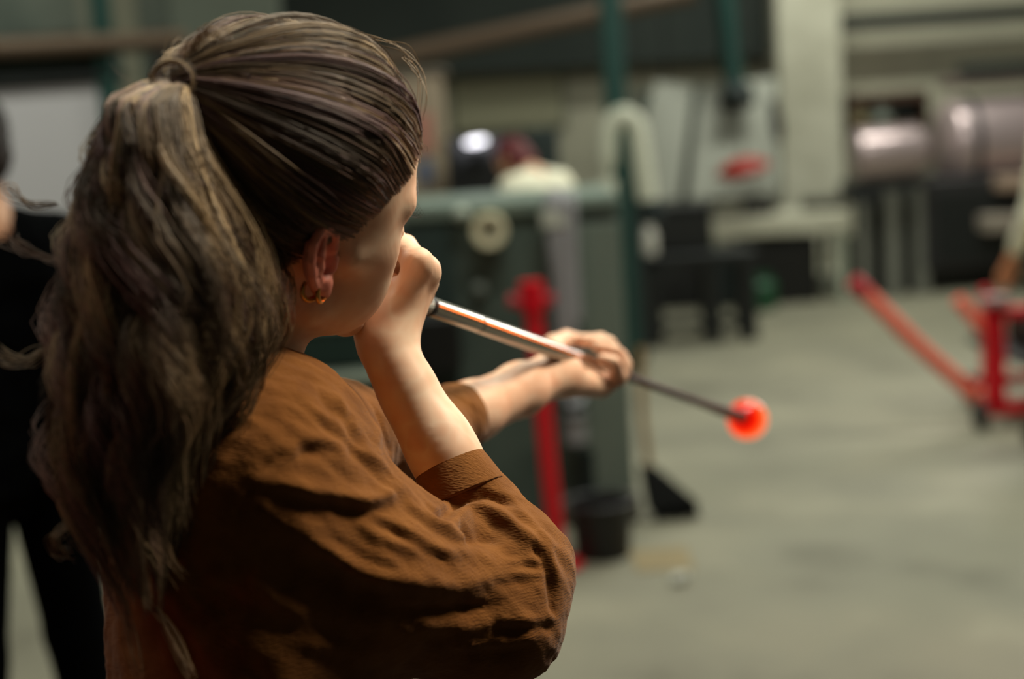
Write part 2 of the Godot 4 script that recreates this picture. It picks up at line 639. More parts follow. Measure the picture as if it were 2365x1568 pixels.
func back_things() -> void:
	# pale extraction hood made of two sheets, with a green duct coming down
	var o := node("extraction_hood", "pale sheet metal extraction hood with a green duct, left of the pillar", "hood", Vector3(plane(1650, 300, 11.4).x, 0, -11.6))
	for q in [[1512, 190, 1600, 200, 1440, 468, 1568, 462, "left_sheet"], [1618, 205, 1790, 178, 1590, 462, 1800, 452, "right_sheet"]]:
		var g := Geo.new()
		var a := plane(q[0], q[1], 11.8)
		var b := plane(q[2], q[3], 11.8)
		var c := plane(q[6], q[7], 11.3)
		var d := plane(q[4], q[5], 11.3)
		sheet(g, a, b, c, d, 0.03)
		put("hood_sheet", g, mats["pale duct"], o, false)
	put("duct", rod([Vector3(plane(1668, -60, 11.6).x - 0.05, 6, -11.6), plane(1668, -60, 11.6), plane(1685, 120, 11.6), plane(1702, 225, 11.55)], 0.085, 16), mats["teal steel"], o)
	var col := Geo.new()
	col.tube([plane(1702, 205, 11.55), plane(1704, 235, 11.5)], [0.12, 0.14], 16)
	put("duct_collar", col, mats["dark teal"], o)
	put("back_panel", block(1470, 200, 1800, 470, 11.85, 0.04), mats["grey green wall"], o, false)
	var hk := Geo.new()
	hk.tube([plane(1786, 230, 11.2), plane(1795, 290, 11.2), plane(1800, 330, 11.2)], [0.03, 0.05, 0.025], 10)
	put("handle", hk, mats["dark metal"], o)
	for s in [1540, 1750]:
		var p := plane(s, 206, 11.83)
		put("hanger", rod([p, Vector3(p.x, 6, p.z)], 0.01, 8), mats["black steel"], o)
	# red bowl hanging under the hood
	o = node("red_lamp_shade", "red oval metal shade hanging in front of the pale hood", "shade", plane(1715, 390, 11.0))
	var g := Geo.new()
	var base := plane(1716, 392, 11.0)
	g.lathe(Transform3D(Basis(Vector3(0, 0, 1), 0.16), base), [Vector2(0.0, 0.1), Vector2(0.09, 0.085), Vector2(0.17, 0.05), Vector2(0.215, 0.0), Vector2(0.2, -0.02), Vector2(0.16, 0.03), Vector2(0.0, 0.07)], 28)
	put("shade", g, paint("dark red enamel", c8(150, 22, 12), 0.45), o)
	g = Geo.new()
	g.lathe(Transform3D(Basis(Vector3(0, 0, 1), 0.16), base), [Vector2(0.0, -0.055), Vector2(0.14, -0.05), Vector2(0.205, -0.015), Vector2(0.14, 0.02), Vector2(0.0, 0.03)], 28)
	put("rim", g, paint("orange enamel", c8(176, 48, 22), 0.5), o)
	put("cord", rod([base + Vector3(0, 0.09, 0), Vector3(base.x, 6, base.z)], 0.006, 6), mats["black steel"], o)
	# teal column and the pale bent duct beside it
	o = node("steel_column", "dark teal steel column left of the pale hood", "column", Vector3(plane(1415, 300, 8.6).x, 0, -8.6))
	var cb := plane(1416, 140, 8.6)
	put("post", boxed(Vector3(cb.x - 0.065, 0, -8.66), Vector3(cb.x + 0.065, 6, -8.54)), mats["teal steel"], o, false)
	put("base_plate", boxed(Vector3(cb.x - 0.1, 0, -8.7), Vector3(cb.x + 0.1, 0.02, -8.5)), mats["black steel"], o, false)
	o = node("bent_duct", "pale bent air duct arching down behind the grey cabinet", "duct", Vector3(plane(1480, 450, 8.2).x, 0, -8.2))
	var pts := [Vector3(plane(1402, 700, 8.2).x, 0.0, -8.2), plane(1402, 560, 8.2), plane(1400, 350, 8.2), plane(1410, 292, 8.2), plane(1438, 268, 8.2), plane(1466, 285, 8.2), plane(1478, 340, 8.2), plane(1492, 440, 8.2), plane(1500, 480, 8.2)]
	put("hose", rod(smooth_path(pts, 5), 0.06, 14), paint("pale hose", c8(190, 190, 172), 0.6), o)
	put("nozzle", rod([plane(1498, 462, 8.2), plane(1503, 505, 8.2)], 0.075, 14), mats["dark teal"], o)
	o = node("gas_bottle", "dark green gas bottle under the bent duct", "bottle", Vector3(plane(1445, 500, 8.95).x, 0, -8.95))
	g = Geo.new()
	g.lathe(Transform3D(Basis(), Vector3(plane(1445, 500, 8.95).x, 0, -8.95)), [Vector2(0.0, 0.0), Vector2(0.09, 0.0), Vector2(0.1, 0.02), Vector2(0.1, 1.22), Vector2(0.08, 1.32), Vector2(0.03, 1.38), Vector2(0.0, 1.38)], 20)
	put("body", g, mats["dark teal"], o)
	g = Geo.new()
	g.lathe(Transform3D(Basis(), Vector3(plane(1445, 500, 8.95).x, 1.38, -8.95)), [Vector2(0.0, 0.0), Vector2(0.025, 0.0), Vector2(0.025, 0.06), Vector2(0.0, 0.06)], 12)
	put("valve", g, mats["black steel"], o)
	# overhead pipe
	var pa_ := plane(640, 190, 9.5)
	var pb_ := plane(1600, -16, 10.2)
	o = node("overhead_pipe", "brown overhead pipe crossing above the black cabinet", "pipe", (pa_ + pb_) / 2.0)
	put("pipe", rod([pa_, pb_], 0.07, 14), mats["brown pipe"], o)
	for q in [0.08, 0.92]:
		var hp_ := pa_.lerp(pb_, q)
		put("hanger", rod([hp_, Vector3(hp_.x, 6, hp_.z)], 0.008, 6), mats["black steel"], o)
	# lit stretch of the far wall, its light put into a pale sheet
	o = node("lit_wall_patch", "pale wall patch with the light on the far wall put into its colour, above the black cabinet", "board", plane(1160, 240, 12.9))
	put("panel", block(1045, 165, 1300, 300, 12.93, 0.05), paint("pale wall patch", c8(146, 142, 118), 0.8), o, false)
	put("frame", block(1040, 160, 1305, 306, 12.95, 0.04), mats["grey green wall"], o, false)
	# beige locker with posters right of her forehead
	o = node("beige_locker", "tall beige locker beside the black cabinet with pink and blue notices", "locker", Vector3(plane(985, 300, 8.0).x, 0, -8.2))
	put("body", block(900, 165, 1026, 470, 8.0, 0.4, 0.01, true), paint("beige steel", c8(150, 134, 112), 0.6), o, false)
	put("pink_notice", block(962, 260, 1000, 352, 7.99, 0.01, 0.001), paint("pink paper", c8(176, 120, 104), 0.8), o, false)
	put("blue_notice", block(966, 368, 1000, 424, 7.99, 0.01, 0.001), paint("blue paper", c8(92, 100, 124), 0.8), o, false)
	put("top_edge", block(896, 158, 1030, 172, 7.98, 0.44, 0.006), paint("beige edge", c8(108, 98, 84), 0.6), o, false)
	# black cabinet with a bright lamp on its top corner
	o = node("black_cabinet", "black cabinet behind the grey cabinet, a bright lamp on its corner", "cabinet", Vector3(plane(1150, 400, 7.3).x, 0, -7.5))
	put("body", block(1040, 312, 1215, 700, 7.3, 0.6, 0.015, true), mats["black plastic"], o, false)
	put("side_unit", block(1217, 296, 1300, 700, 7.35, 0.5, 0.015, true), paint("dark green panel", c8(18, 32, 28), 0.6), o, false)
	put("door", block(1052, 330, 1206, 520, 7.29, 0.02, 0.004), paint("black door", c8(7, 12, 13), 0.5), o, false)
	put("handle", rod([plane(1190, 420, 7.27), plane(1192, 470, 7.27)], 0.008, 8), mats["dark metal"], o)
	o = node("work_lamp", "bright white oval lamp on the corner of the black cabinet", "lamp", plane(1098, 330, 7.15))
	var lc := plane(1099, 327, 7.15)
	var lt := Transform3D(Basis(Vector3(0, 0, 1), 0.1), lc)
	g = Geo.new()
	g.lathe(lt * Transform3D(Basis.from_scale(Vector3(1, 0.3, 0.6)), Vector3.ZERO), ball_profile(0.056), 24)
	var glow := paint("lamp glow white", c8(250, 250, 255), 0.4)
	glow.emission_enabled = true
	glow.emission = Color(0.97, 0.96, 1.0)
	glow.emission_energy_multiplier = 3.0
	put("glowing_glass", g, glow, o)
	put("base", boxed(lc + Vector3(-0.06, -0.05, -0.06), lc + Vector3(0.06, -0.03, 0.02)), mats["black steel"], o, false)
	var lo := plane(1099, 312, 7.15)
	put("bracket", boxed(Vector3(lc.x - 0.02, lc.y - 0.06, -7.28), Vector3(lc.x + 0.02, lc.y - 0.045, -7.14), 0.002), mats["black steel"], o, false)
	var ol := OmniLight3D.new()
	ol.name = "lamp_light"
	ol.light_color = Color(0.97, 0.96, 1.0)
	ol.light_energy = 0.08
	ol.light_size = 0.05
	ol.omni_range = 30.0
	ol.omni_attenuation = 2.0
	ol.shadow_enabled = true
	ol.position = lc - o.position
	o.add_child(ol, true)
	# workbench with boxes at the back
	o = node("back_workbench", "grey workbench in front of the pale pillar", "workbench", Vector3(plane(1800, 520, 11.2).x, 0, -11.4))
	put("worktop", block(1640, 498, 1962, 542, 11.1, 0.7, 0.01), mats["pale concrete"], o, false)
	for s in [1650, 1948]:
		for dz in [0.05, 0.6]:
			var p := plane(s, 530, 11.1)
			put("leg", boxed(Vector3(p.x - 0.03, 0, -11.1 - dz - 0.06), Vector3(p.x + 0.03, p.y, -11.1 - dz)), mats["pale enamel"], o, false)
	for q in [[1712, 560, 1890, 648, "black plastic"], [1662, 580, 1704, 650, "dark teal"]]:
		var bx := node("storage_box", "black storage box on the floor under the grey workbench" if q[0] == 1712 else "dark teal storage box under the grey workbench", "box", Vector3(plane((q[0] + q[1]) / 2.0, 600, 11.25).x, 0, -11.4))
		put("body", block(q[0], q[1], q[2], q[3], 11.2, 0.4, 0.02, true), mats[q[4]], bx, false)
		put("lid", block(q[0] - 3, q[1] - 6, q[2] + 3, q[1] + 2, 11.19, 0.42, 0.006), mats["black steel"], bx, false)
	# items on that bench
	var yb := plane(1801, 498, 11.1).y
	put_tag("dark_tool_case", block(1500, 470, 1615, 505, 11.3, 0.3, 0.01, true), mats["black plastic"], "tall dark case standing left of the grey workbench", "case")
	put_tag("small_machine", boxed(Vector3(plane(1720, 480, 11.3).x, yb, -11.5), Vector3(plane(1790, 480, 11.3).x, yb + 0.15, -11.3), 0.03), mats["dark metal"], "small dark machine standing on the grey workbench", "machine")
	put_tag("dark_bar", boxed(Vector3(plane(1860, 480, 11.4).x, yb, -11.6), Vector3(plane(1958, 480, 11.4).x, yb + 0.1, -11.42), 0.02), paint("dark olive", c8(66, 64, 52), 0.6), "dark olive box on the right end of the grey workbench", "box")
	# low black bench with boxes
	o = node("black_bench", "low black steel bench standing on the floor behind the grey cabinet", "bench", Vector3(plane(1600, 700, 9.6).x, 0, -9.6))
	put("seat", block(1455, 585, 1750, 612, 9.5, 0.5, 0.01), mats["black steel"], o, false)
	for s in [1508, 1645, 1728]:
		var p := plane(s, 600, 9.5)
		put("leg", boxed(Vector3(p.x - 0.05, 0, -9.6), Vector3(p.x + 0.05, p.y, -9.5)), mats["black steel"], o, false)
		put("leg", boxed(Vector3(p.x - 0.03, 0, -10.0), Vector3(p.x + 0.03, p.y, -9.95)), mats["black steel"], o, false)
	put("stretcher", block(1500, 738, 1735, 756, 9.52, 0.05, 0.006), mats["black steel"], o, false)
	put("apron", block(1455, 612, 1570, 650, 9.51, 0.04, 0.006), mats["black steel"], o, false)
	o = node("black_toolbox", "black toolbox standing on the low black bench", "toolbox", plane(1530, 580, 9.6))
	var ys := plane(1602, 585, 9.5).y
	put("body", boxed(Vector3(plane(1462, 530, 9.6).x, ys, -9.95), Vector3(plane(1648, 530, 9.6).x, plane(1555, 490, 9.6).y, -9.62), 0.02), paint("toolbox black", c8(12, 16, 16), 0.5), o, false)
	put("lid", block(1460, 474, 1650, 491, 9.61, 0.35, 0.01), mats["black plastic"], o, false)
	put_tag("white_jug", jug(Vector3(plane(1502, 590, 9.55).x, ys, -9.56), 0.05, 0.2), paint("white enamel", c8(206, 202, 192), 0.4), "small white enamel pot on the left end of the low black bench", "pot")
	put_tag("green_canister", jug(Vector3(plane(1755, 655, 11.0).x, 0, -10.95), 0.12, 0.28), paint("green plastic", c8(20, 72, 44), 0.5), "green canister standing before the boxes under the grey workbench", "canister")
	machine()
	left_wall_things()

func put_tag(called: String, g: Geo, m: Material, label: String, category: String, smooth := false, group := "") -> MeshInstance3D:
	return tag(put(called, g, m, self, smooth), label, category, group)

func jug(foot: Vector3, r: float, h: float) -> Geo:
	var g := Geo.new()
	g.lathe(Transform3D(Basis(), foot), [Vector2(0, 0), Vector2(r * 0.85, 0), Vector2(r, h * 0.1), Vector2(r, h * 0.7), Vector2(r * 0.7, h * 0.85), Vector2(r * 0.72, h), Vector2(r * 0.6, h), Vector2(r * 0.55, h * 0.85), Vector2(0, h * 0.8)], 20)
	return g

func ball_profile(r: float, n := 14) -> Array:
	var a := []
	for k in n + 1:
		var t := -PI / 2 + PI * k / n
		a.append(Vector2(maxf(r * cos(t), 0.0), r * sin(t)))
	return a

func smooth_path(pts: Array, per := 6) -> Array:
	var out := []
	var n := pts.size()
	for k in n - 1:
		var a: Vector3 = pts[maxi(k - 1, 0)]
		var b: Vector3 = pts[k]
		var c: Vector3 = pts[k + 1]
		var d: Vector3 = pts[mini(k + 2, n - 1)]
		for s in per:
			out.append(b.cubic_interpolate(c, a, d, float(s) / per))
	out.append(pts[n - 1])
	return out

func sheet(g: Geo, a: Vector3, b: Vector3, c: Vector3, d: Vector3, thick: float) -> void:
	var n := (b - a).cross(d - a).normalized() * thick * 0.5
	var m := (a + b + c + d) / 4.0
	g.quad(a + n, b + n, c + n, d + n, m)
	g.quad(a - n, b - n, c - n, d - n, m)
	for e in [[a, b], [b, c], [c, d], [d, a]]:
		g.quad(e[0] + n, e[1] + n, e[1] - n, e[0] - n, m)

# furnace to the right of the picture: its glowing port shines on the pipe and her hands
func furnace(label: String, at: Vector3, out: Vector3, glow: Color, shine: Color, much: float, emit: float) -> void:
	var o := node("furnace", label, "furnace", at)
	var side := out.cross(Vector3.UP)
	var b := Basis(side, Vector3.UP, -out)
	var g := Geo.new()
	g.box(Transform3D(b, at + Vector3(0, 1.15, 0)), Vector3(0.48, 0.6, 0.4), 0.03)
	put("body", g, mats["grey green enamel"], o, false)
	for q in [[-0.4, -0.3], [0.4, -0.3], [-0.4, 0.3], [0.4, 0.3]]:
		g = Geo.new()
		g.box(Transform3D(b, at + side * q[0] + out * q[1] + Vector3(0, 0.28, 0)), Vector3(0.04, 0.28, 0.04), 0.006)
		put("leg", g, mats["black steel"], o, false)
	var c := at + Vector3(0, 1.2, 0) + out * 0.4
	var ring_t := Transform3D(Basis(side, out, side.cross(out)), c)
	g = Geo.new()
	g.lathe(ring_t, [Vector2(0.12, 0.0), Vector2(0.12, 0.03), Vector2(0.22, 0.03), Vector2(0.22, 0.0)], 40)
	put("port_ring", g, paint("fire brick", c8(150, 130, 108), 0.9), o, false)
	g = Geo.new()
	g.lathe(ring_t, [Vector2(0.12, 0.004), Vector2(0.06, 0.006), Vector2(0.0, 0.006)], 40)
	var m := paint("furnace glow " + glow.to_html(), c8(60, 20, 8), 0.9)
	m.emission_enabled = true
	m.emission = glow
	m.emission_energy_multiplier = emit
	put("glowing_port", g, m, o)
	var l := AreaLight3D.new()
	l.name = "furnace_light"
	l.area_size = Vector2(0.2, 0.2)
	l.light_color = shine
	l.light_energy = much
	l.area_range = 30.0
	l.shadow_enabled = true
	l.transform = Transform3D(b, c + out * 0.035 - at)
	o.add_child(l, true)

# added work light, out of view, for a white streak along the pipe
func added_work_light() -> void:
	var at := Vector3(3.9, 0, -8.3)
	var o := node("added_work_light", "unseen white work light panel on a tripod right of the trolley, added for a streak on the pipe", "lamp", at)
	var c := at + Vector3(0, 2.35, 0)
	var out := (Vector3(0, 1.4, -1.4) - c).normalized()
	var side := out.cross(Vector3.UP).normalized()
	var b := Basis(side, side.cross(out), -out)
	var g := Geo.new()
	g.box(Transform3D(b, c - out * 0.05), Vector3(0.5, 0.36, 0.04), 0.01)
	put("housing", g, mats["black plastic"], o, false)
	var glow := paint("work light glow", c8(240, 240, 240), 0.5)
	glow.emission_enabled = true
	glow.emission = Color(1.0, 0.98, 0.95)
	glow.emission_energy_multiplier = 6.0
	g = Geo.new()
	g.box(Transform3D(b, c), Vector3(0.46, 0.32, 0.01), 0.002)
	put("diffuser", g, glow, o, false)
	put("pole", rod([Vector3(at.x, 0.5, at.z) + Vector3(0.06, 0, -0.06), c - out * 0.09], 0.018, 10), mats["black steel"], o)
	for a in 3:
		var d := Vector3(cos(a * TAU / 3), 0, sin(a * TAU / 3)) * 0.42
		put("leg", rod([at + Vector3(0.06, 0.7, -0.06), at + d + Vector3(0.06, 0.01, -0.06)], 0.012, 8), mats["black steel"], o)
	var l := AreaLight3D.new()
	l.name = "panel_glow"
	l.area_size = Vector2(0.9, 0.62)
	l.light_color = Color(1.0, 0.98, 0.95)
	l.light_energy = 4.0
	l.area_range = 30.0
	l.shadow_enabled = true
	l.transform = Transform3D(b, c + out * 0.03 - at)
	o.add_child(l, true)

func machine() -> void:
	# big machine on the right: two metal drums over a dark frame
	var o := node("drum_machine", "large dark machine with a shiny pinkish metal drum right of the pillar", "machine", Vector3(plane(2250, 500, 11.3).x, 0, -11.6))
	var zc := 11.6
	var big := Geo.new()
	var y0 := plane(2250, 330, zc).y
	var xl := plane(2165, 330, zc).x
	big.lathe(Transform3D(Basis(Vector3(0, 0, 1), -PI / 2), Vector3(xl, y0, -zc)), [Vector2(0, 0), Vector2(0.24, 0.0), Vector2(0.35, 0.07), Vector2(0.37, 0.14), Vector2(0.37, 1.4), Vector2(0, 1.4)], 40)
	put("drum", big, mats["silver pink"], o)
	for dx in [0.2, 0.75]:
		var band := Geo.new()
		band.lathe(Transform3D(Basis(Vector3(0, 0, 1), -PI / 2), Vector3(xl + dx, y0, -zc)), [Vector2(0.36, 0), Vector2(0.385, 0), Vector2(0.385, 0.05), Vector2(0.36, 0.05)], 40)
		put("band", band, mats["dark metal"], o)
	var small := Geo.new()
	small.lathe(Transform3D(Basis(Vector3(0, 0, 1), -PI / 2), Vector3(plane(1972, 360, 11.3).x, plane(2050, 352, 11.3).y, -11.3)), [Vector2(0, 0), Vector2(0.17, 0.0), Vector2(0.2, 0.04), Vector2(0.2, 0.5), Vector2(0.12, 0.58), Vector2(0, 0.58)], 32)
	put("small_drum", small, mats["silver pink"], o)
	put("frame", block(2135, 405, 2420, 618, 11.2, 0.9, 0.02), mats["dark metal"], o, false)
	put("front_panel", block(2160, 440, 2330, 600, 11.19, 0.02, 0.004), mats["black steel"], o, false)
	put("left_panel", block(1972, 418, 2132, 470, 11.25, 0.5, 0.02), paint("slate", c8(44, 46, 48), 0.5, 0.2), o, false)
	for q in [[1984, 470, 2010, 640], [2044, 440, 2082, 560], [2112, 430, 2146, 640]]:
		put("upright", block(q[0], q[1], q[2], q[3], 11.22, 0.06, 0.01, true), paint("grey enamel", c8(112, 112, 104), 0.5), o, false)
	put("back_sheet", block(1975, 470, 2140, 640, 11.7, 0.05, 0.01, true), mats["dark teal"], o, false)
	put("dark_base", block(1975, 540, 2330, 612, 11.4, 0.4, 0.02, true), mats["black plastic"], o, false)
	put("top_lid", block(2210, 170, 2420, 196, 11.4, 0.5, 0.02), paint("pinkish steel", c8(128, 112, 108), 0.5, 0.3), o, false)
	var p := plane(2225, 172, 11.3)
	put("top_rail", boxed(Vector3(p.x, p.y + 0.0, -11.5), Vector3(p.x + 1.2, p.y + 0.08, -11.35)), mats["dark teal"], o, false)
	# shelf on the wall with jars, left of the drum
	o = node("wall_shelf", "brown shelf on the far wall between pillar and shiny drum", "shelf", plane(2050, 285, 12.7))
	put("upper_board", block(1962, 212, 2145, 236, 12.6, 0.4, 0.008), paint("brown board", c8(70, 46, 32), 0.7), o, false)
	put("lower_board", block(1962, 284, 2145, 296, 12.6, 0.4, 0.008), paint("brown board", c8(70, 46, 32), 0.7), o, false)
	for s in [1965, 2142]:
		put("shelf_side", block(s - 4, 212, s + 4, 296, 12.6, 0.4, 0.006), paint("brown board", c8(70, 46, 32), 0.7), o, false)
	put_tag("cream_jar", jug(plane(1985, 284, 12.75), 0.07, 0.16), paint("cream jar", c8(190, 176, 136), 0.5), "cream jar on the brown wall shelf, nearest the pillar", "jar", true)
	put_tag("grey_jar", jug(plane(2035, 284, 12.75), 0.09, 0.17), paint("grey jar", c8(150, 158, 148), 0.5), "pale grey jar in the middle of the brown wall shelf", "jar", true)
	put_tag("dark_jar", jug(plane(2090, 284, 12.75), 0.07, 0.15), mats["dark teal"], "dark jar on the brown wall shelf, nearest the shiny drum", "jar", true)
	# bench edge pieces on the right
	put_tag("pale_tray", block(2310, 405, 2420, 436, 11.0, 0.18), paint("pale pink tray", c8(172, 146, 128), 0.6), "pale tray on the dark machine at the right edge", "tray")
	put_tag("grey_tray", block(2278, 496, 2420, 532, 10.95, 0.22), paint("grey tray", c8(158, 146, 134), 0.6), "grey tray on the dark machine below the pale tray", "tray")
	put_tag("floor_bar", block(2010, 668, 2240, 690, 11.4, 0.2, 0.02, true), mats["black steel"], "black bar lying on the floor before the pale kerb", "bar")

func left_wall_things() -> void:
	# racking on the left: teal post, rails, pale lilac board
	var z := 7.6
	var o := node("storage_rack", "grey green storage rack with a pale lilac panel at the left", "rack", Vector3(plane(100, 300, z).x, 0, -z - 0.3))
	put("lilac_panel", block(-260, 205, 250, 560, z + 0.02, 0.04), mats["lilac board"], o, false)
	put("top_beam", block(-260, 180, 262, 203, z - 0.02, 0.3, 0.01), mats["black steel"], o, false)
	put("dark_shelf", block(-260, 128, 250, 182, z + 0.04, 0.3, 0.01), paint("dark grey green", c8(36, 48, 42), 0.7), o, false)
	put("brown_rail", rod([plane(-260, 122, z - 0.05), plane(430, 92, z - 0.05)], 0.05, 12), mats["brown pipe"], o)
	put("upper_panel", block(-260, -60, 212, 92, z + 0.06, 0.1, 0.01), mats["grey green wall"], o, false)
	put("pale_strip", block(180, -60, 212, 110, z + 0.03, 0.03, 0.004), paint("stone grey", c8(112, 112, 98), 0.8), o, false)
	var p := plane(237, 100, z)
	put("post", boxed(Vector3(p.x - 0.045, 0, -z - 0.08), Vector3(p.x + 0.045, 3.4, -z + 0.02)), mats["teal steel"], o, false)
	p = plane(-250, 100, z)
	put("post", boxed(Vector3(p.x - 0.045, 0, -z - 0.08), Vector3(p.x + 0.045, 3.4, -z + 0.02)), mats["teal steel"], o, false)
	o = node("grey_wall_cabinet", "tall grey cabinet behind the ponytail, left of the beige locker", "cabinet", Vector3(plane(300, 300, 9.0).x, 0, -9.2))
	put("body", block(262, -80, 640, 500, 9.0, 0.5, 0.02, true), mats["grey green wall"], o, false)
	put("pale_edge", block(262, -80, 332, 500, 8.98, 0.03, 0.005), paint("stone grey pale", c8(128, 126, 108), 0.8), o, false)
	put("dark_handle", block(348, 66, 382, 150, 8.96, 0.05, 0.02), mats["dark metal"], o, false)
	put("upper_door", block(390, -80, 640, 110, 8.98, 0.03, 0.005), paint("grey door", c8(104, 110, 98), 0.8), o, false)

func middle_things() -> void:
	# grey green cabinet
	var o := node("grey_cabinet", "grey green metal cabinet behind the pipe, with a pale top edge", "cabinet", Vector3(plane(1200, 800, 5.4).x, 0, -5.8))
	put("body", block(935, 500, 1452, 1200, 5.42, 0.75, 0.012, true), mats["grey green enamel"], o, false)
	put("top", block(925, 462, 1432, 500, 5.38, 0.8, 0.012), paint("cabinet top", c8(112, 124, 114), 0.75), o, false)
	put("left_door", block(945, 512, 1060, 1150, 5.405, 0.03, 0.006), paint("teal grey door", c8(40, 56, 53), 0.6), o, false)
	put("right_door", block(1345, 512, 1446, 1140, 5.405, 0.03, 0.006), paint("light grey green", c8(112, 122, 112), 0.55), o, false)
	put("dark_slot", block(1340, 1040, 1374, 1180, 5.39, 0.02, 0.004), mats["dark teal"], o, false)
	put("foot_rail", block(1290, 1150, 1480, 1192, 5.3, 0.12, 0.02, true), paint("worn steel", c8(96, 92, 84), 0.55, 0.2), o, false)
	var kb := Geo.new()
	kb.lathe(Transform3D(Basis(Vector3(1, 0, 0), PI / 2), plane(1066, 494, 5.34)), ball_profile(0.03), 16)
	put("knob", kb, paint("pale knob", c8(176, 182, 168), 0.4), o)
	kb = Geo.new()
	kb.lathe(Transform3D(Basis(Vector3(1, 0, 0), PI / 2), plane(1108, 668, 5.38)), ball_profile(0.03), 16)
	put("knob", kb, paint("dull knob", c8(112, 118, 110), 0.5), o)
	# roll of tape hanging on the cabinet
	var tc := plane(1130, 532, 5.33)
	var g := Geo.new()
	g.lathe(Transform3D(Basis(Vector3(1, 0, 0), PI / 2) * Basis(Vector3(0, 0, 1), 0.0), tc), [Vector2(0.024, -0.04), Vector2(0.062, -0.045), Vector2(0.066, -0.04), Vector2(0.066, 0.04), Vector2(0.062, 0.045), Vector2(0.024, 0.04), Vector2(0.024, -0.04)], 28)
	o = node("tape_roll", "cream roll of tape hanging on the grey cabinet", "tape", tc)
	put("tape_roll_body", g, mats["tape"], o)
	g = Geo.new()
	g.lathe(Transform3D(Basis(Vector3(1, 0, 0), PI / 2), tc), [Vector2(0.018, -0.042), Vector2(0.025, -0.042), Vector2(0.025, 0.042), Vector2(0.018, 0.042), Vector2(0.018, -0.042)], 20)
	put("core", g, paint("card core", c8(120, 112, 92), 0.8), o)
	put("peg", rod([tc + Vector3(0, 0, -0.045), tc + Vector3(0, 0, 0.06)], 0.012, 8), mats["dark metal"], o)
	# pale hose / cloth strips hanging down the cabinet's front
	o = node("hanging_hose", "pale lilac hose hanging down the front of the grey cabinet", "hose", plane(1300, 500, 5.3))
	put("hose", rod(smooth_path([plane(1284, 462, 5.34), plane(1285, 480, 5.31), plane(1296, 620, 5.31), plane(1308, 760, 5.31), plane(1322, 900, 5.31), plane(1330, 1020, 5.32)], 5), 0.045, 14), paint("lilac hose", c8(150, 148, 152), 0.55), o)
	put("strap", rod(smooth_path([plane(1316, 458, 5.33), plane(1316, 476, 5.3), plane(1322, 620, 5.3), plane(1330, 740, 5.3)], 5), 0.026, 10), paint("lilac hose", Color.WHITE), o)
	put("coupling", rod([plane(1281, 486, 5.32), plane(1284, 526, 5.31)], 0.055, 14), paint("pale coupling", c8(190, 190, 178), 0.4), o)
	# red floor stand for resting pipes
	o = node("red_stand", "tall red pipe stand with a cross head in front of the grey cabinet", "stand", Vector3(plane(1290, 1310, 4.82).x, 0, -4.82))
	var foot := Vector3(o.position.x, 0.0, -4.82)
	var head := plane(1226, 660, 4.82)
	put("post", rod([foot + Vector3(0, 0.012, 0), head], 0.03, 14), mats["red paint"], o)
	var cc := plane(1228, 692, 4.82)
	put("cross_bar", rod([plane(1174, 694, 4.82), cc + Vector3(0, -0.012, 0), plane(1282, 688, 4.82)], 0.021, 12), paint("worn red bar", c8(176, 16, 36), 0.5), o)
	put("clamp", rod([plane(1226, 650, 4.82), plane(1232, 720, 4.82)], 0.042, 14), mats["red paint"], o)
	g = Geo.new()
	g.lathe(Transform3D(Basis(), foot), [Vector2(0, 0), Vector2(0.085, 0.0), Vector2(0.09, 0.006), Vector2(0.085, 0.016), Vector2(0.04, 0.024), Vector2(0, 0.03)], 28)
	put("foot_plate", g, mats["red paint"], o)
	# black bucket beside the stand
	o = node("black_bucket", "black bucket on the floor right of the red stand", "bucket", Vector3(plane(1400, 1330, 4.8).x, 0, -4.92))
	var bf := Vector3(o.position.x, 0, -4.92)
	g = Geo.new()
	g.lathe(Transform3D(Basis(), bf), [Vector2(0, 0), Vector2(0.095, 0), Vector2(0.1, 0.01), Vector2(0.115, 0.2), Vector2(0.122, 0.205), Vector2(0.118, 0.21), Vector2(0.108, 0.2), Vector2(0.094, 0.02), Vector2(0, 0.02)], 28)
	put("pail", g, mats["black plastic"], o)
	put("rim", rod(ring(bf + Vector3(0, 0.2, 0), 0.118, 24), 0.008, 8), mats["dark metal"], o)
	# broom leaning on the cabinet's side
	o = node("broom", "black broom with a wooden handle leaning on the grey cabinet", "broom", Vector3(plane(1540, 1180, 5.35).x, 0, -5.35))
	put("handle", rod([plane(1478, 800, 5.45), plane(1484, 960, 5.4), plane(1500, 1090, 5.36)], 0.016, 10), mats["wood"], o)
	g = Geo.new()
	sheet(g, plane(1478, 1072, 5.36), plane(1512, 1078, 5.36), plane(1612, 1162, 5.32), plane(1498, 1180, 5.32), 0.07)
	put("brush_head", g, mats["bristle"], o, false)
	g = Geo.new()
	for k in 60:
		var a := plane(1500 + k * 1.8, 1150 + gap.randf() * 8, 5.31 + gap.randf() * 0.05)
		g.tube([a, Vector3(a.x + 0.01, 0.002, a.z + 0.01)], [0.004, 0.003], 4, false)
	var br := put("bristles", g, mats["bristle"], o, false)
	br.set_meta("kind", "stuff")
	# scrap of white paper
	g = Geo.new()
	var sp := plane(1570, 1352, 4.56)
	sp.y = 0.0
	var ring_: Array[Vector3] = []
	var q := Field.new()
	q.ball(Transform3D(Basis(), sp + Vector3(0, 0.018, 0)), Vector3(0.028, 0.018, 0.024), 0.01)
	q.ball(Transform3D(Basis(), sp + Vector3(0.018, 0.024, 0.004)), Vector3(0.016, 0.016, 0.018), 0.006)
	q.ball(Transform3D(Basis(), sp + Vector3(-0.016, 0.014, 0.01)), Vector3(0.018, 0.013, 0.014), 0.004)
	q.net(g, 0.004)
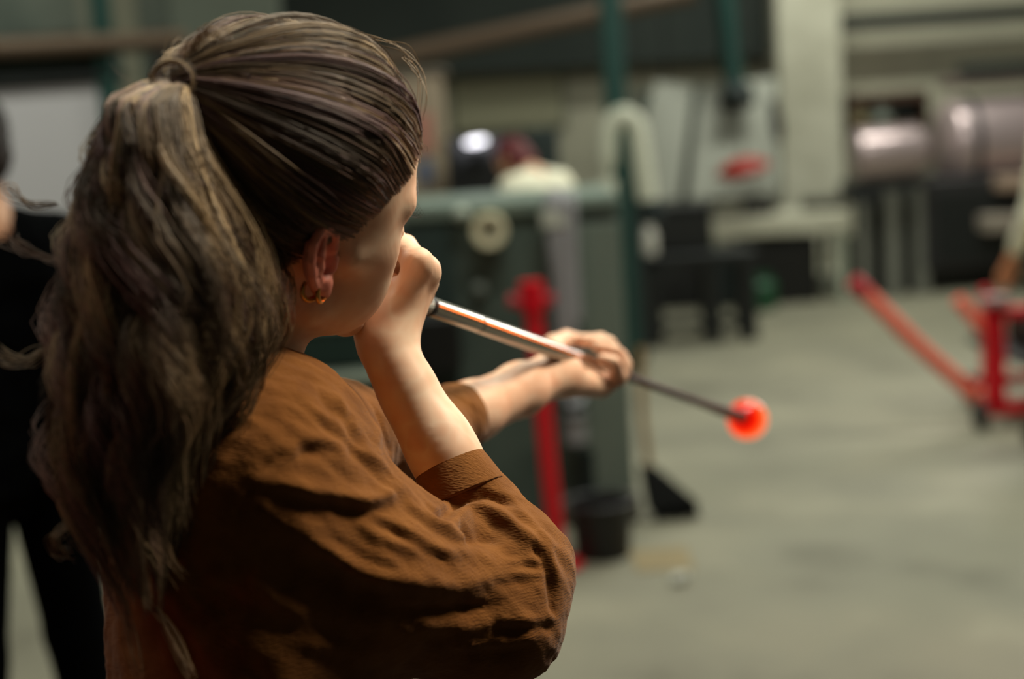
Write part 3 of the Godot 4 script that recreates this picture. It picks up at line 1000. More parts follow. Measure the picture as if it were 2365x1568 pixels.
	put_tag("paper_scrap", g, paint("white paper", c8(200, 200, 190), 0.8), "crumpled scrap of white paper lying on the floor", "paper")
	# ochre stain on the floor, built as a thin sheet
	g = boxed(Vector3(plane(1465, 1280, 4.75).x, 0.0, -4.95), Vector3(plane(1600, 1280, 4.75).x, 0.004, -4.7), 0.001)
	put_tag("floor_stain_sheet", g, paint("ochre stain", c8(146, 130, 98), 0.9), "thin ochre sheet in place of a stain on the floor beside the black bucket", "card")
	# steel table with a dark green box between her chin and forearm
	o = node("steel_table", "grey steel table behind her forearm", "table", Vector3(plane(800, 900, 4.9).x, 0, -5.0))
	put("tabletop", block(560, 872, 925, 898, 4.8, 0.55, 0.008), paint("table steel", c8(120, 128, 116), 0.45, 0.2), o, false)
	for s in [575, 910]:
		for dz in [0.02, 0.48]:
			var p := plane(s, 890, 4.8)
			put("leg", boxed(Vector3(p.x - 0.02, 0, -4.8 - dz - 0.04), Vector3(p.x + 0.02, p.y - 0.02, -4.8 - dz)), mats["black steel"], o, false)
	put("shelf", block(570, 1100, 915, 1115, 4.85, 0.45, 0.006), mats["black steel"], o, false)
	o = node("green_toolbox", "dark green box standing on the grey steel table", "box", plane(790, 868, 4.95))
	var yt := plane(742, 872, 4.8).y
	put("body", boxed(Vector3(plane(640, 820, 4.95).x, yt, -5.25), Vector3(plane(862, 820, 4.95).x, plane(750, 768, 4.95).y, -4.95), 0.015), paint("dark green box", c8(22, 46, 40), 0.6), o, false)
	put("lid", block(636, 752, 866, 770, 4.94, 0.32, 0.01), paint("grey lid", c8(78, 92, 84), 0.6), o, false)
	put_tag("black_crate", block(965, 728, 1062, 868, 5.2, 0.2, 0.02), mats["black plastic"], "black box fixed to the left of the grey cabinet front", "box")
	o = node("blue_bin", "blue plastic bin under the grey steel table", "bin", Vector3(plane(850, 930, 4.95).x, plane(850, 1102, 4.95).y, -5.05))
	put("tub", block(770, 930, 890, 1098, 4.9, 0.35, 0.02), mats["blue plastic"], o, false)
	put("rim", block(764, 906, 896, 930, 4.89, 0.37, 0.01), paint("slate rim", c8(58, 62, 66), 0.5), o, false)
	trolley()

func ring(at: Vector3, r: float, n: int) -> Array:
	var a := []
	for k in n + 1:
		a.append(at + Vector3(cos(TAU * k / n), 0, sin(TAU * k / n)) * r)
	return a

func trolley() -> void:
	var o := node("red_trolley", "red steel trolley with long sloping handles at the right edge", "trolley", Vector3(2.3, 0, -6.6))
	var z := 6.45
	var red: Material = mats["red paint"]
	var base := plane(2310, 945, z)
	var a0 := plane(2290, 945, z).x + 0.1
	put("base_bar", boxed(Vector3(plane(2262, 945, z).x, base.y - 0.03, -z - 0.05), Vector3(base.x + 0.75, base.y + 0.03, -z)), red, o, false)
	put("base_bar", boxed(Vector3(a0, base.y - 0.03, -z - 0.7), Vector3(base.x + 0.75, base.y + 0.03, -z - 0.65)), red, o, false)
	put("side_bar", rod([Vector3(plane(2280, 945, z).x, base.y, -z - 0.02), Vector3(a0 + 0.02, base.y, -z - 0.68)], 0.025, 8), red, o)
	put("side_bar", boxed(Vector3(base.x + 0.7, base.y - 0.03, -z - 0.7), Vector3(base.x + 0.75, base.y + 0.03, -z)), red, o, false)
	var a := plane(2300, 708, z)
	put("upright", boxed(Vector3(a.x - 0.04, base.y, -z - 0.07), Vector3(a.x + 0.045, a.y, -z)), red, o, false)
	put("upright", boxed(Vector3(a.x + 0.16, base.y, -z - 0.7), Vector3(a.x + 0.2, a.y, -z - 0.65)), red, o, false)
	put("upright", boxed(Vector3(a.x + 0.66, base.y, -z - 0.05), Vector3(a.x + 0.71, a.y, -z)), red, o, false)
	put("upright", boxed(Vector3(a.x + 0.66, base.y, -z - 0.7), Vector3(a.x + 0.71, a.y, -z - 0.65)), red, o, false)
	put("tray", boxed(Vector3(a.x + 0.1, base.y + 0.2, -z - 0.72), Vector3(a.x + 0.7, base.y + 0.23, -z + 0.02)), paint("tray steel", c8(40, 36, 38), 0.5, 0.2), o, false)
	put("corner_cap", boxed(Vector3(a.x - 0.05, a.y, -z - 0.08), Vector3(a.x + 0.07, a.y + 0.045, -z + 0.01)), paint("pinkish cap", c8(150, 118, 118), 0.5), o, false)
	put("top_rail", boxed(Vector3(a.x - 0.025, a.y - 0.06, -z - 0.05), Vector3(a.x + 0.71, a.y - 0.01, -z)), red, o, false)
	# the two long handles slope up to the left
	put("handle_bar", rod([plane(2278, 938, z + 0.05), plane(2120, 798, z + 0.05), plane(1985, 662, z + 0.05)], 0.036, 12), mats["worn red"], o)
	put("handle_grip", rod([plane(2000, 677, z + 0.05), plane(1970, 648, z + 0.05)], 0.039, 12), paint("dull red grip", c8(176, 26, 40), 0.5), o)
	put("handle_bar", rod([plane(2300, 800, z + 0.68), plane(2212, 690, z + 0.68)], 0.033, 12), mats["worn red"], o)
	for q in [[2268, 0.02], [2345, 0.64]]:
		var p := plane(q[0], 990, z)
		var w := Vector3(p.x, 0.075, -z - q[1])
		var fork := put("caster", rod([w + Vector3(0, 0.01, 0), Vector3(w.x, base.y, w.z)], 0.022, 8), mats["black steel"], o)
		var g := Geo.new()
		g.lathe(Transform3D(Basis(Vector3(0, 0, 1), PI / 2), w), [Vector2(0, -0.02), Vector2(0.06, -0.022), Vector2(0.075, -0.014), Vector2(0.075, 0.014), Vector2(0.06, 0.022), Vector2(0, 0.02)], 20)
		put("wheel", g, mats["black plastic"], fork)
	for q in [0.02, 0.64]:
		var w := Vector3(base.x + 0.7, 0.075, -z - q)
		var fork := put("caster", rod([w + Vector3(0, 0.01, 0), Vector3(w.x, base.y, w.z)], 0.022, 8), mats["black steel"], o)
		var g := Geo.new()
		g.lathe(Transform3D(Basis(Vector3(0, 0, 1), PI / 2), w), [Vector2(0, -0.02), Vector2(0.06, -0.022), Vector2(0.075, -0.014), Vector2(0.075, 0.014), Vector2(0.06, 0.022), Vector2(0, 0.02)], 20)
		put("wheel", g, mats["black plastic"], fork)
	var cr := boxed(Vector3(a.x + 0.22, base.y + 0.23, -z - 0.5), Vector3(a.x + 0.6, a.y - 0.09, -z - 0.1), 0.02)
	put_tag("black_gas_crate", cr, mats["black plastic"], "black crate standing inside the red trolley", "crate")


# ------------------------------------------------------------------ hair: dark mass below, thousands of strands above it, gathered in locks
var strand_geo: Geo
var strand_n := PackedVector3Array()

func strand(pts: PackedVector3Array, r: float, col: Color) -> void:
	var g := strand_geo
	var first := g.v.size()
	var n := pts.size()
	var spin := gap.randf() * TAU
	for k in n:
		var d := pts[mini(k + 1, n - 1)] - pts[maxi(k - 1, 0)]
		var side := d.cross(Vector3(0.31, 0.2, 0.93)).normalized()
		var up := side.cross(d).normalized()
		var rr := r * (1.0 - 0.75 * pow(float(k) / (n - 1), 4.0))
		for s in 3:
			var a := spin + TAU * s / 3.0
			var o := side * cos(a) + up * sin(a)
			g.v.append(pts[k] + o * rr)
			g.c.append(col)
			g.u.append(Vector2.ZERO)
			strand_n.append(o)
	for k in n - 1:
		for s in 3:
			var a := first + k * 3 + s
			var b := first + k * 3 + (s + 1) % 3
			g.i.append_array([a, b, b + 3, a, b + 3, a + 3])

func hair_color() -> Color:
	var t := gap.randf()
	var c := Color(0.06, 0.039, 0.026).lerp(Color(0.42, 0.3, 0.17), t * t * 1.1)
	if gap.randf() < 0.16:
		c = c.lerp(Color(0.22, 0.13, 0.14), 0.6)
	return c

func skull(d: Vector3) -> float:
	var r1 := 1.0 / sqrt(pow(d.x / 0.0745, 2) + pow(d.y / 0.082, 2) + pow(d.z / 0.0945, 2))
	# the forehead's rounder front
	var s := Vector3(1 / 0.063, 1 / 0.061, 1 / 0.0585)
	var q := Vector3(0, -0.007, -0.042) * s
	var e := d * s
	var b := q.dot(e)
	var h := b * b - e.length_squared() * (q.length_squared() - 1.0)
	var r2 := (-b + sqrt(h)) / e.length_squared() if h > 0.0 else 0.0
	# the two meet softly
	return maxf(r1, r2) + 0.0025 * exp(-absf(r1 - r2) / 0.004)

func hair(o: Node3D) -> void:
	var m := paint("hair fibre", Color.WHITE, 0.5)
	m.vertex_color_use_as_albedo = true
	m.metallic_specular = 0.45
	var c0 := Vector3(0, 0.043, -0.006)
	var tie := Vector3(0.003, 0.099, -0.097)
	var tie_d := (tie - c0).normalized()
	# cap of dark hair close to the scalp
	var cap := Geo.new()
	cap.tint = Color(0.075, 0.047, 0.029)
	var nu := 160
	var nv := 110
	var keep: Array[bool] = []
	for b in nv + 1:
		for a in nu:
			var th := PI * b / nv
			var ph := TAU * a / nu
			var d := Vector3(sin(th) * cos(ph), cos(th), sin(th) * sin(ph))
			var p := c0 + d * (skull(d) + 0.002)
			cap.add(hp(p.x, p.y, p.z))
			keep.append(on_scalp(p + Vector3(0, -0.003, 0.008)))
	for b in nv:
		for a in nu:
			var q := [b * nu + a, b * nu + (a + 1) % nu, (b + 1) * nu + (a + 1) % nu, (b + 1) * nu + a]
			if keep[q[0]] and keep[q[1]] and keep[q[2]] and keep[q[3]]:
				cap.tri(q[0], q[1], q[2], hp(c0.x, c0.y, c0.z))
				cap.tri(q[0], q[2], q[3], hp(c0.x, c0.y, c0.z))
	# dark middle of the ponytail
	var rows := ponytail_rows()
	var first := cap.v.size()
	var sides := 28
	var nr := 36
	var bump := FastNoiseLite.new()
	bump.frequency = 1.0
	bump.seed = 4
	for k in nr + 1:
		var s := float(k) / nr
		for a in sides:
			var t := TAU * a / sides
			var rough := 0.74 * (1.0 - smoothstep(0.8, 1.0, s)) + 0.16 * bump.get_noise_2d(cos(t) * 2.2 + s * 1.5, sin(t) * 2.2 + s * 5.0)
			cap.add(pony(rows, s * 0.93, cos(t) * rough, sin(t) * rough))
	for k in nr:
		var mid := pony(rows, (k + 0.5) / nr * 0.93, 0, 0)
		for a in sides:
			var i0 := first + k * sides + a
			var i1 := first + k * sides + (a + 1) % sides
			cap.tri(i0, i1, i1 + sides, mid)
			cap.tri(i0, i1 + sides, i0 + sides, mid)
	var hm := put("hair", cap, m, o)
	strand_geo = Geo.new()
	strand_n = PackedVector3Array()
	# swept back over the head
	for lock in 210:
		var col := hair_color()
		var root := scalp_root(lock)
		var bulk := gap.randf_range(0.002, 0.0085)
		var sway := gap.randf_range(-0.05, 0.05)
		for n in 22:
			var e := root + Vector3(gap.randfn(0, 0.0032), gap.randfn(0, 0.0032), gap.randfn(0, 0.0032))
			var d0 := (e - c0).normalized()
			var pts := PackedVector3Array()
			var own := gap.randfn(0, 0.0014)
			var wave := gap.randfn(0, 0.012)
			var ph := gap.randf() * 6.0
			var segs := 15
			for k in segs:
				var t := float(k) / (segs - 1)
				var d := d0.slerp(tie_d, t * 0.985)
				var side := d0.cross(tie_d).normalized()
				d = (d + side * (sin(t * PI) * (sway + 0.3 * wave) + 0.010 * sin(t * 9.0 + ph) * t * (1.0 - t) * 2.0)).normalized()
				var lift := 0.0036 + (bulk + own + 0.005 * maxf(d.y, 0.0)) * smoothstep(0.0, 0.3, t) + 0.008 * smoothstep(0.7, 1.0, t)
				var p := c0 + d * (skull(d) + maxf(lift, 0.001))
				pts.append(hp(p.x, p.y, p.z))
			strand(pts, gap.randf_range(0.00024, 0.00046), col * gap.randf_range(0.75, 1.25))
	# ponytail
	for lock in 250:
		var col := hair_color()
		var ang := gap.randf() * TAU
		var rad := sqrt(gap.randf_range(0.12, 1.0))
		var la := cos(ang) * rad
		var lb := sin(ang) * rad
		var freq := gap.randf_range(1.6, 4.4)
		var ph := gap.randf() * TAU
		var amp := gap.randf_range(0.08, 0.24) * (1.5 if lock % 7 == 0 else 1.0)
		var end := gap.randf_range(0.6, 1.0) if lock % 4 else gap.randf_range(0.35, 0.7)
		var turn := gap.randf_range(-0.5, 0.5)
		var thick := gap.randf_range(0.025, 0.075)
		for n in 22:
			var oa := gap.randfn(0, 1.0)
			var ob := gap.randfn(0, 1.0)
			var f2 := freq * gap.randf_range(0.96, 1.04)
			var p2 := ph + gap.randfn(0, 0.12)
			var stop := end * gap.randf_range(0.93, 1.0)
			var pts := PackedVector3Array()
			var segs := 26
			for k in segs:
				var t := float(k) / (segs - 1)
				var s := t * stop
				var grow := smoothstep(0.05, 0.5, t)
				var w := thick * (0.5 + 0.5 * sin(PI * minf(t * 1.15, 1.0)))
				var a := la * (0.75 + 0.25 * t) + oa * w + amp * grow * sin(f2 * TAU * t + p2) + turn * 0.25 * t * t
				var b := lb + ob * w + amp * grow * cos(f2 * TAU * t + p2)
				pts.append(pony(rows, s, a, b))
			strand(pts, gap.randf_range(0.00024, 0.00046), col * gap.randf_range(0.75, 1.25))
	# the band of hair wound round the tie
	var tw := hp(tie.x, tie.y, tie.z)
	for n in 34:
		var pts := PackedVector3Array()
		var lift := gap.randf_range(0.010, 0.015)
		var off := gap.randfn(0.002, 0.006)
		var ax := (pony(rows, 0.05, 0, 0) - tw).normalized()
		var u := ax.cross(head_u).normalized()
		var v := u.cross(ax)
		var ph := gap.randf() * TAU
		for k in 14:
			var t := ph + 4.4 * k / 13.0
			pts.append(tw + ax * (off + 0.002 * t) + (u * cos(t) + v * sin(t)) * lift)
		strand(pts, 0.0003, hair_color())
	# loose curls that stand off the outline, traced as they hang, each at its own distance
	for q in [
			[0.88, 130, 470, 70, 470, 30, 440, 5, 425], [0.87, 110, 800, 60, 835, 20, 832, -10, 815], [0.87, 130, 600, 90, 590, 50, 570, 20, 545],
			[0.88, 200, 1180, 150, 1225, 124, 1245, 140, 1275, 165, 1280], [0.88, 160, 1120, 200, 1160, 215, 1200, 180, 1230],
			[0.93, 520, 580, 550, 620, 535, 680, 480, 695, 440, 670], [0.94, 600, 520, 650, 600, 668, 680, 640, 760], [0.93, 560, 640, 590, 720, 575, 800, 540, 860],
			[0.9, 430, 150, 455, 90, 490, 68, 520, 90], [0.9, 425, 170, 440, 110, 480, 80, 510, 78],
			[0.87, 205, 480, 200, 560, 240, 610, 310, 630], [0.86, 380, 300, 385, 400, 400, 500, 430, 600], [0.86, 330, 300, 250, 420, 210, 520, 205, 600],
			[0.87, 280, 1100, 270, 1200, 240, 1290, 260, 1360], [0.88, 360, 1120, 390, 1180, 380, 1260, 420, 1330], [0.885, 270, 1360, 300, 1450, 320, 1568], [0.885, 300, 1340, 380, 1440, 440, 1560],
			[0.99, 930, 130, 965, 170, 975, 230, 962, 290], [0.99, 800, 80, 880, 95, 935, 120, 970, 180]]:
		var z: float = q[0]
		var guide := []
		for k in range(1, q.size(), 2):
			guide.append(spot(q[k], q[k + 1], z + 0.004 * sin(k)))
		guide = smooth_path(guide, 6)
		var col := hair_color().lerp(Color(0.24, 0.15, 0.08), 0.6)
		for n in (16 if z < 0.95 else 5):
			var pts := PackedVector3Array()
			var off := Vector3(gap.randfn(0, 0.0016), gap.randfn(0, 0.0016), gap.randfn(0, 0.0022))
			var d2 := Vector3(gap.randfn(0, 0.002), gap.randfn(0, 0.002), gap.randfn(0, 0.002))
			for k in guide.size():
				var t := float(k) / (guide.size() - 1)
				pts.append(guide[k] + off * (0.6 + t) + d2 * sin(t * 7.0))
			strand(pts, 0.00028, col * gap.randf_range(0.8, 1.2))
	# short soft hairs along the hairline
	for n in 2600:
		var d0 := Vector3(absf(gap.randfn(0, 1)), gap.randfn(0.3, 0.7), gap.randfn(0.4, 0.7)).normalized()
		var p0 := c0 + d0 * (skull(d0) + 0.002)
		if not on_scalp(p0) or on_scalp(p0 + Vector3(0, -0.004, 0.014)) or p0.y < 0.012:
			continue
		var pts := PackedVector3Array()
		var ln := gap.randf_range(0.25, 0.6)
		var droop := gap.randfn(0, 0.05)
		for k in 9:
			var t := k / 8.0
			var d := (d0.slerp(tie_d, t * ln) + Vector3(0, -droop, 0) * sin(t * PI)).normalized()
			var p := c0 + d * (skull(d) + 0.0025 + 0.006 * t + 0.002 * gap.randf() * t)
			pts.append(hp(p.x, p.y, p.z))
		strand(pts, 0.0003, hair_color())
	# eyelashes and brows
	for sg in [1.0, -1.0]:
		for n in 26:
			var t := n / 25.0
			var a := Vector3(lerpf(0.02, 0.046, t) * sg, 0.0085 + 0.002 * sin(PI * t), lerpf(0.0925, 0.0845, t))
			var d := Vector3(lerpf(0.0, 0.006, t) * sg, 0.0015, 0.008)
			strand(PackedVector3Array([hp(a.x, a.y, a.z), hp(a.x + d.x * 0.5, a.y + d.y * 0.2, a.z + d.z * 0.5), hp(a.x + d.x, a.y + d.y + 0.002, a.z + d.z)]), 0.00022, Color(0.02, 0.014, 0.01))
		for n in 110:
			var t := gap.randf()
			var q := Vector3(lerpf(0.014, 0.05, t) * sg, 0.032 + 0.004 * sin(PI * t) + gap.randfn(0, 0.0014), 0.0)
			var line := PackedVector3Array()
			for k in 3:
				line.append(head_field.hit(hp(q.x + 0.003 * k * sg, q.y + 0.0006 * k, 0.14), -head_f, 0.0, 0.13) + head_f * 0.0004)
			strand(line, 0.00018, Color(0.045, 0.03, 0.02))
	# fine flyaway hairs round the head
	for n in 260:
		var d0 := Vector3(gap.randfn(0, 1), absf(gap.randfn(0, 1)) + 0.1, gap.randfn(0, 1)).normalized()
		var p0 := c0 + d0 * (skull(d0) + 0.008)
		if not on_scalp(p0):
			continue
		var away := (d0 + Vector3(gap.randfn(0, 0.7), gap.randfn(0, 0.7), gap.randfn(0, 0.7))).normalized()
		var back := (tie - p0).normalized()
		var pts := PackedVector3Array()
		var ln := gap.randf_range(0.02, 0.05)
		for k in 8:
			var t := k / 7.0
			var p := p0 + (away * sin(t * 2.4) * 0.4 + back * t) * ln
			pts.append(hp(p.x, p.y, p.z))
		strand(pts, 0.00014, hair_color())
	var mesh := strand_geo
	var arr := []
	arr.resize(Mesh.ARRAY_MAX)
	var ofs := o.position
	for k in mesh.v.size():
		mesh.v[k] -= ofs
	arr[Mesh.ARRAY_VERTEX] = mesh.v
	arr[Mesh.ARRAY_NORMAL] = strand_n
	arr[Mesh.ARRAY_COLOR] = mesh.c
	arr[Mesh.ARRAY_INDEX] = mesh.i
	var am := ArrayMesh.new()
	am.add_surface_from_arrays(Mesh.PRIMITIVE_TRIANGLES, arr)
	am.surface_set_material(0, m)
	var st := MeshInstance3D.new()
	st.name = "hair_strands"
	st.mesh = am
	st.set_meta("kind", "stuff")
	hm.add_child(st, true)
	print("strand triangles ", mesh.i.size() / 3)

# where hair grows: behind the hairline
func on_scalp(p: Vector3) -> bool:
	var front := 0.0
	if p.y > 0.085:
		front = 0.12
	elif p.y > 0.064:
		front = 0.12 if absf(p.x) > 0.034 else 0.07
	elif p.y > 0.03:
		front = lerpf(0.032, 0.075, (p.y - 0.03) / 0.034)
	elif p.y > 0.015:
		front = lerpf(0.006, 0.032, (p.y - 0.015) / 0.015)
	elif p.y > 0.0:
		front = lerpf(-0.022, 0.006, p.y / 0.015)
	else:
		front = lerpf(-0.05, -0.022, clampf((p.y + 0.06) / 0.06, 0, 1))
	return p.z < front and p.y > -0.075

func scalp_root(n: int) -> Vector3:
	var c0 := Vector3(0, 0.043, -0.006)
	for tries in 400:
		var d := Vector3(gap.randfn(0, 1), gap.randfn(0, 1), gap.randfn(0, 1)).normalized()
		if n % 3 != 0:
			d.x = absf(d.x)
		var p := c0 + d * skull(d)
		if not on_scalp(p):
			continue
		# two thirds of the locks start near the hairline
		if n % 5 < 3 and on_scalp(p + Vector3(0, 0, 0.016)) and on_scalp(p + Vector3(0, -0.016, 0)):
			continue
		return p
	return Vector3(0.05, 0.09, 0.03)

# rows of the ponytail: middle x, middle y, distance, half width across, half depth in metres
func ponytail_rows() -> Array:
	return [
		[428, 192, 0.892, 36, 0.012], [388, 190, 0.878, 84, 0.02], [358, 226, 0.868, 128, 0.028], [358, 330, 0.862, 158, 0.036], [364, 430, 0.862, 200, 0.042],
		[376, 540, 0.862, 236, 0.046], [388, 650, 0.862, 258, 0.05], [384, 760, 0.862, 268, 0.052], [364, 870, 0.862, 256, 0.052], [332, 980, 0.863, 230, 0.048], [300, 1080, 0.866, 198, 0.043],
		[300, 1170, 0.87, 165, 0.037], [310, 1260, 0.874, 128, 0.03], [325, 1350, 0.878, 84, 0.022], [340, 1440, 0.882, 54, 0.014]]

func pony(rows: Array, s: float, a: float, b: float) -> Vector3:
	var f := clampf(s, 0.0, 1.0) * (rows.size() - 1)
	var k := mini(int(f), rows.size() - 2)
	var t := f - k
	var r := []
	for e in 5:
		r.append(lerpf(rows[k][e], rows[k + 1][e], t))
	# fan out sideways at the very top: rows are turned a little
	var up := (1.0 - absf(a) * absf(a)) * 0.0
	return spot(r[0] + a * r[3], r[1] + up + 14.0 * b * (1.0 - s), r[2] - b * r[4] + 0.05 * maxf(a, 0.0) * a)

# ------------------------------------------------------------------ people further back
# at: between the feet; yaw: where the chest looks; arms: elbow and hand of each side in the figure's own frame
func figure(label: String, at: Vector3, yaw: float, tall: float, looks: Dictionary) -> Node3D:
	var o := node("person", label, "person", at)
	var k := tall / 1.72
	var lean: float = looks.get("lean", 0.0)
	var bow: float = looks.get("bow", 0.0)
	var t := Transform3D(Basis(Vector3.UP, yaw) * Basis.from_scale(Vector3(k, k, k)), at)
	var P := func(x: float, y: float, z: float) -> Vector3:
		var w := smoothstep(0.9, 1.6, y) * lean
		var b := maxf(y - 1.45, 0.0) * bow
		return t * Vector3(x, y - w * 0.35 - b, z - w - b)
	var skin_m := textured("far skin", mats["skin"].albedo_texture, 6.0, 0.5)
	skin_m.vertex_color_use_as_albedo = true
	var skin := Geo.new()
	skin.tint = looks.get("skin", Color(0.7, 0.42, 0.28))
	var f := Field.new()
	# head, looking along -z
	f.ball(Transform3D(t.basis.orthonormalized(), P.call(0, 1.625, -0.01)), Vector3(0.074, 0.092, 0.094) * k, 0.01)
	f.ball(Transform3D(t.basis.orthonormalized(), P.call(0, 1.565, -0.05)), Vector3(0.054, 0.068, 0.046) * k, 0.03)
	f.limb(P.call(0, 1.6, -0.1), P.call(0, 1.57, -0.118), 0.008 * k, 0.011 * k, 0.012)
	f.limb(P.call(-0.025, 1.525, -0.09), P.call(0.025, 1.525, -0.09), 0.008 * k, 0.008 * k, 0.01)
	for s in [-1.0, 1.0]:
		f.ball(Transform3D(t.basis.orthonormalized(), P.call(0.032 * s, 1.61, -0.104)), Vector3(0.016, 0.01, 0.014) * k, -0.01)
		f.ball(Transform3D(t.basis.orthonormalized(), P.call(0.032 * s, 1.61, -0.088)), Vector3(0.011, 0.01, 0.011) * k, 0.003)
		f.ball(Transform3D(t.basis.orthonormalized(), P.call(0.079 * s, 1.595, 0.005)), Vector3(0.009, 0.031, 0.018) * k, 0.004)
	f.limb(P.call(0, 1.55, 0.015), P.call(0, 1.42, 0.03), 0.054 * k, 0.06 * k, 0.03)
	f.limb(P.call(0, 1.42, 0.03), P.call(0, 1.0, 0.0), 0.07 * k, 0.08 * k, 0.03)
	var arms: Array = looks.arms
	for s in 2:
		var sg := -1.0 if s == 0 else 1.0
		var sh: Vector3 = P.call(0.17 * sg, 1.39, 0.02)
		var el: Vector3 = t * (arms[s][0] as Vector3)
		var wr: Vector3 = t * (arms[s][1] as Vector3)
		f.limb(P.call(0.05 * sg, 1.38, 0.02), sh, 0.05 * k, 0.048 * k, 0.02)
		f.limb(sh, el, 0.045 * k, 0.038 * k, 0.02)
		f.limb(el, wr, 0.037 * k, 0.025 * k, 0.015)
	f.net(skin, 0.008)
	for s in 2:
		var sg := -1.0 if s == 0 else 1.0
		var el: Vector3 = t * (arms[s][0] as Vector3)
		var wr: Vector3 = t * (arms[s][1] as Vector3)
		var d := (wr - el).normalized()
		var side := d.cross(Vector3.UP + t.basis.z * 0.3).normalized()
		var nor := side.cross(d)
		var h := Field.new()
		h.limb(wr - d * 0.02, wr + d * 0.03, 0.024 * k, 0.022 * k, 0.01)
		for n in 4:
			var ofs := side * (n - 1.5) * 0.019 * k
			var q := wr + d * 0.085 * k + ofs
			h.limb(wr + d * 0.02 + ofs * 0.6, q, 0.013 * k, 0.0105 * k, 0.008)
			var lf: float = [0.85, 1.0, 0.95, 0.75][n]
			var q2 := q + (d * 0.8 - nor * 0.5).normalized() * 0.036 * k * lf
			h.limb(q, q2, 0.0098 * k, 0.009 * k, 0.004)
			h.limb(q2, q2 + (d * 0.2 - nor).normalized() * 0.03 * k * lf, 0.009 * k, 0.0075 * k, 0.004)
		h.limb(wr + d * 0.02 - side * 0.015 * sg, wr + d * 0.055 - side * 0.045 * sg - nor * 0.012, 0.014 * k, 0.011 * k, 0.008)
		h.limb(wr + d * 0.055 - side * 0.045 * sg - nor * 0.012, wr + d * 0.085 - side * 0.045 * sg - nor * 0.03, 0.0105 * k, 0.0085 * k, 0.004)
		h.net(skin, 0.005)
	put("body", skin, skin_m, o)
	# shirt
	f = Field.new()
	for s in [-1.0, 1.0]:
		f.limb(P.call(0.085 * s, 1.33, 0.015), P.call(0.08 * s, looks.get("hem", 0.9), 0.0), 0.108 * k, 0.105 * k * looks.get("loose", 1.0), 0.08)
		f.limb(P.call(0.04 * s, 1.42, 0.03), P.call(0.165 * s, 1.385, 0.02), 0.062 * k, 0.062 * k, 0.04)
	for s in 2:
		var sg := -1.0 if s == 0 else 1.0
		var sh: Vector3 = P.call(0.17 * sg, 1.385, 0.02)
		var el: Vector3 = t * (arms[s][0] as Vector3)
		var wr: Vector3 = t * (arms[s][1] as Vector3)
		var cut: float = looks.get("sleeve", 0.55)
		if cut <= 1.0:
			f.limb(sh, sh.lerp(el, cut), 0.064 * k, 0.06 * k, 0.03)
		else:
			f.limb(sh, el, 0.064 * k, 0.054 * k, 0.03)
			f.limb(el, el.lerp(wr, cut - 1.0), 0.053 * k, 0.042 * k, 0.02)
	var g := Geo.new()
	f.net(g, 0.012)
	var wr_ := FastNoiseLite.new()
	wr_.frequency = 14.0
	for n in g.v.size():
		g.v[n] += Vector3(wr_.get_noise_3dv(g.v[n]), 0, wr_.get_noise_3dv(g.v[n] + Vector3(3, 0, 0))) * 0.008
	put("shirt", g, looks.shirt, o)
	# trousers
	f = Field.new()
	for s in [-1.0, 1.0]:
		f.limb(t * Vector3(0.09 * s, 0.9, 0), t * Vector3(looks.get("stance", 0.1) * s, 0.48, -0.01), 0.1 * k, 0.075 * k, 0.03)
		f.limb(t * Vector3(looks.get("stance", 0.1) * s, 0.48, -0.01), t * Vector3((looks.get("stance", 0.1) + 0.02) * s, 0.09, 0.02), 0.075 * k, 0.062 * k, 0.02)
	f.limb(t * Vector3(-0.06, 0.95, 0), t * Vector3(0.06, 0.95, 0), 0.105 * k, 0.105 * k, 0.04)
	g = Geo.new()
	f.net(g, 0.012)
	put("trousers", g, looks.trousers, o)
	for s in [-1.0, 1.0]:
		f = Field.new()
		var x: float = (looks.get("stance", 0.1) + 0.02) * s
		f.limb(t * Vector3(x, 0.05, 0.03), t * Vector3(x * 1.15, 0.04, -0.15), 0.046 * k, 0.038 * k, 0.02)
		f.limb(t * Vector3(x, 0.11, 0.03), t * Vector3(x, 0.05, 0.03), 0.046 * k, 0.046 * k, 0.02)
		g = Geo.new()
		f.net(g, 0.008)
		put("shoe", g, mats["black plastic"], o)
	# hair
	f = Field.new()
	f.ball(Transform3D(t.basis.orthonormalized(), P.call(0, 1.645, 0.008)), Vector3(0.083, 0.09, 0.096) * k, 0.01)
	f.ball(Transform3D(t.basis.orthonormalized(), P.call(0, 1.585, 0.05)), Vector3(0.07, 0.07, 0.055) * k, 0.02)
	if looks.get("bun", false):
		f.ball(Transform3D(t.basis.orthonormalized(), P.call(0, 1.69, 0.1)), Vector3(0.045, 0.045, 0.045) * k, 0.015)
	f.ball(Transform3D(t.basis.orthonormalized(), P.call(0, 1.59, -0.1)), Vector3(0.075, 0.085, 0.06) * k, -0.01)
	g = Geo.new()
	f.net(g, 0.006)
	for n in g.v.size():
		g.v[n] += Vector3(wr_.get_noise_3dv(g.v[n] * 4.0), wr_.get_noise_3dv(g.v[n] * 4.0 + Vector3(0, 5, 0)), 0) * 0.006
	put("hair", g, looks.hair, o)
	return o

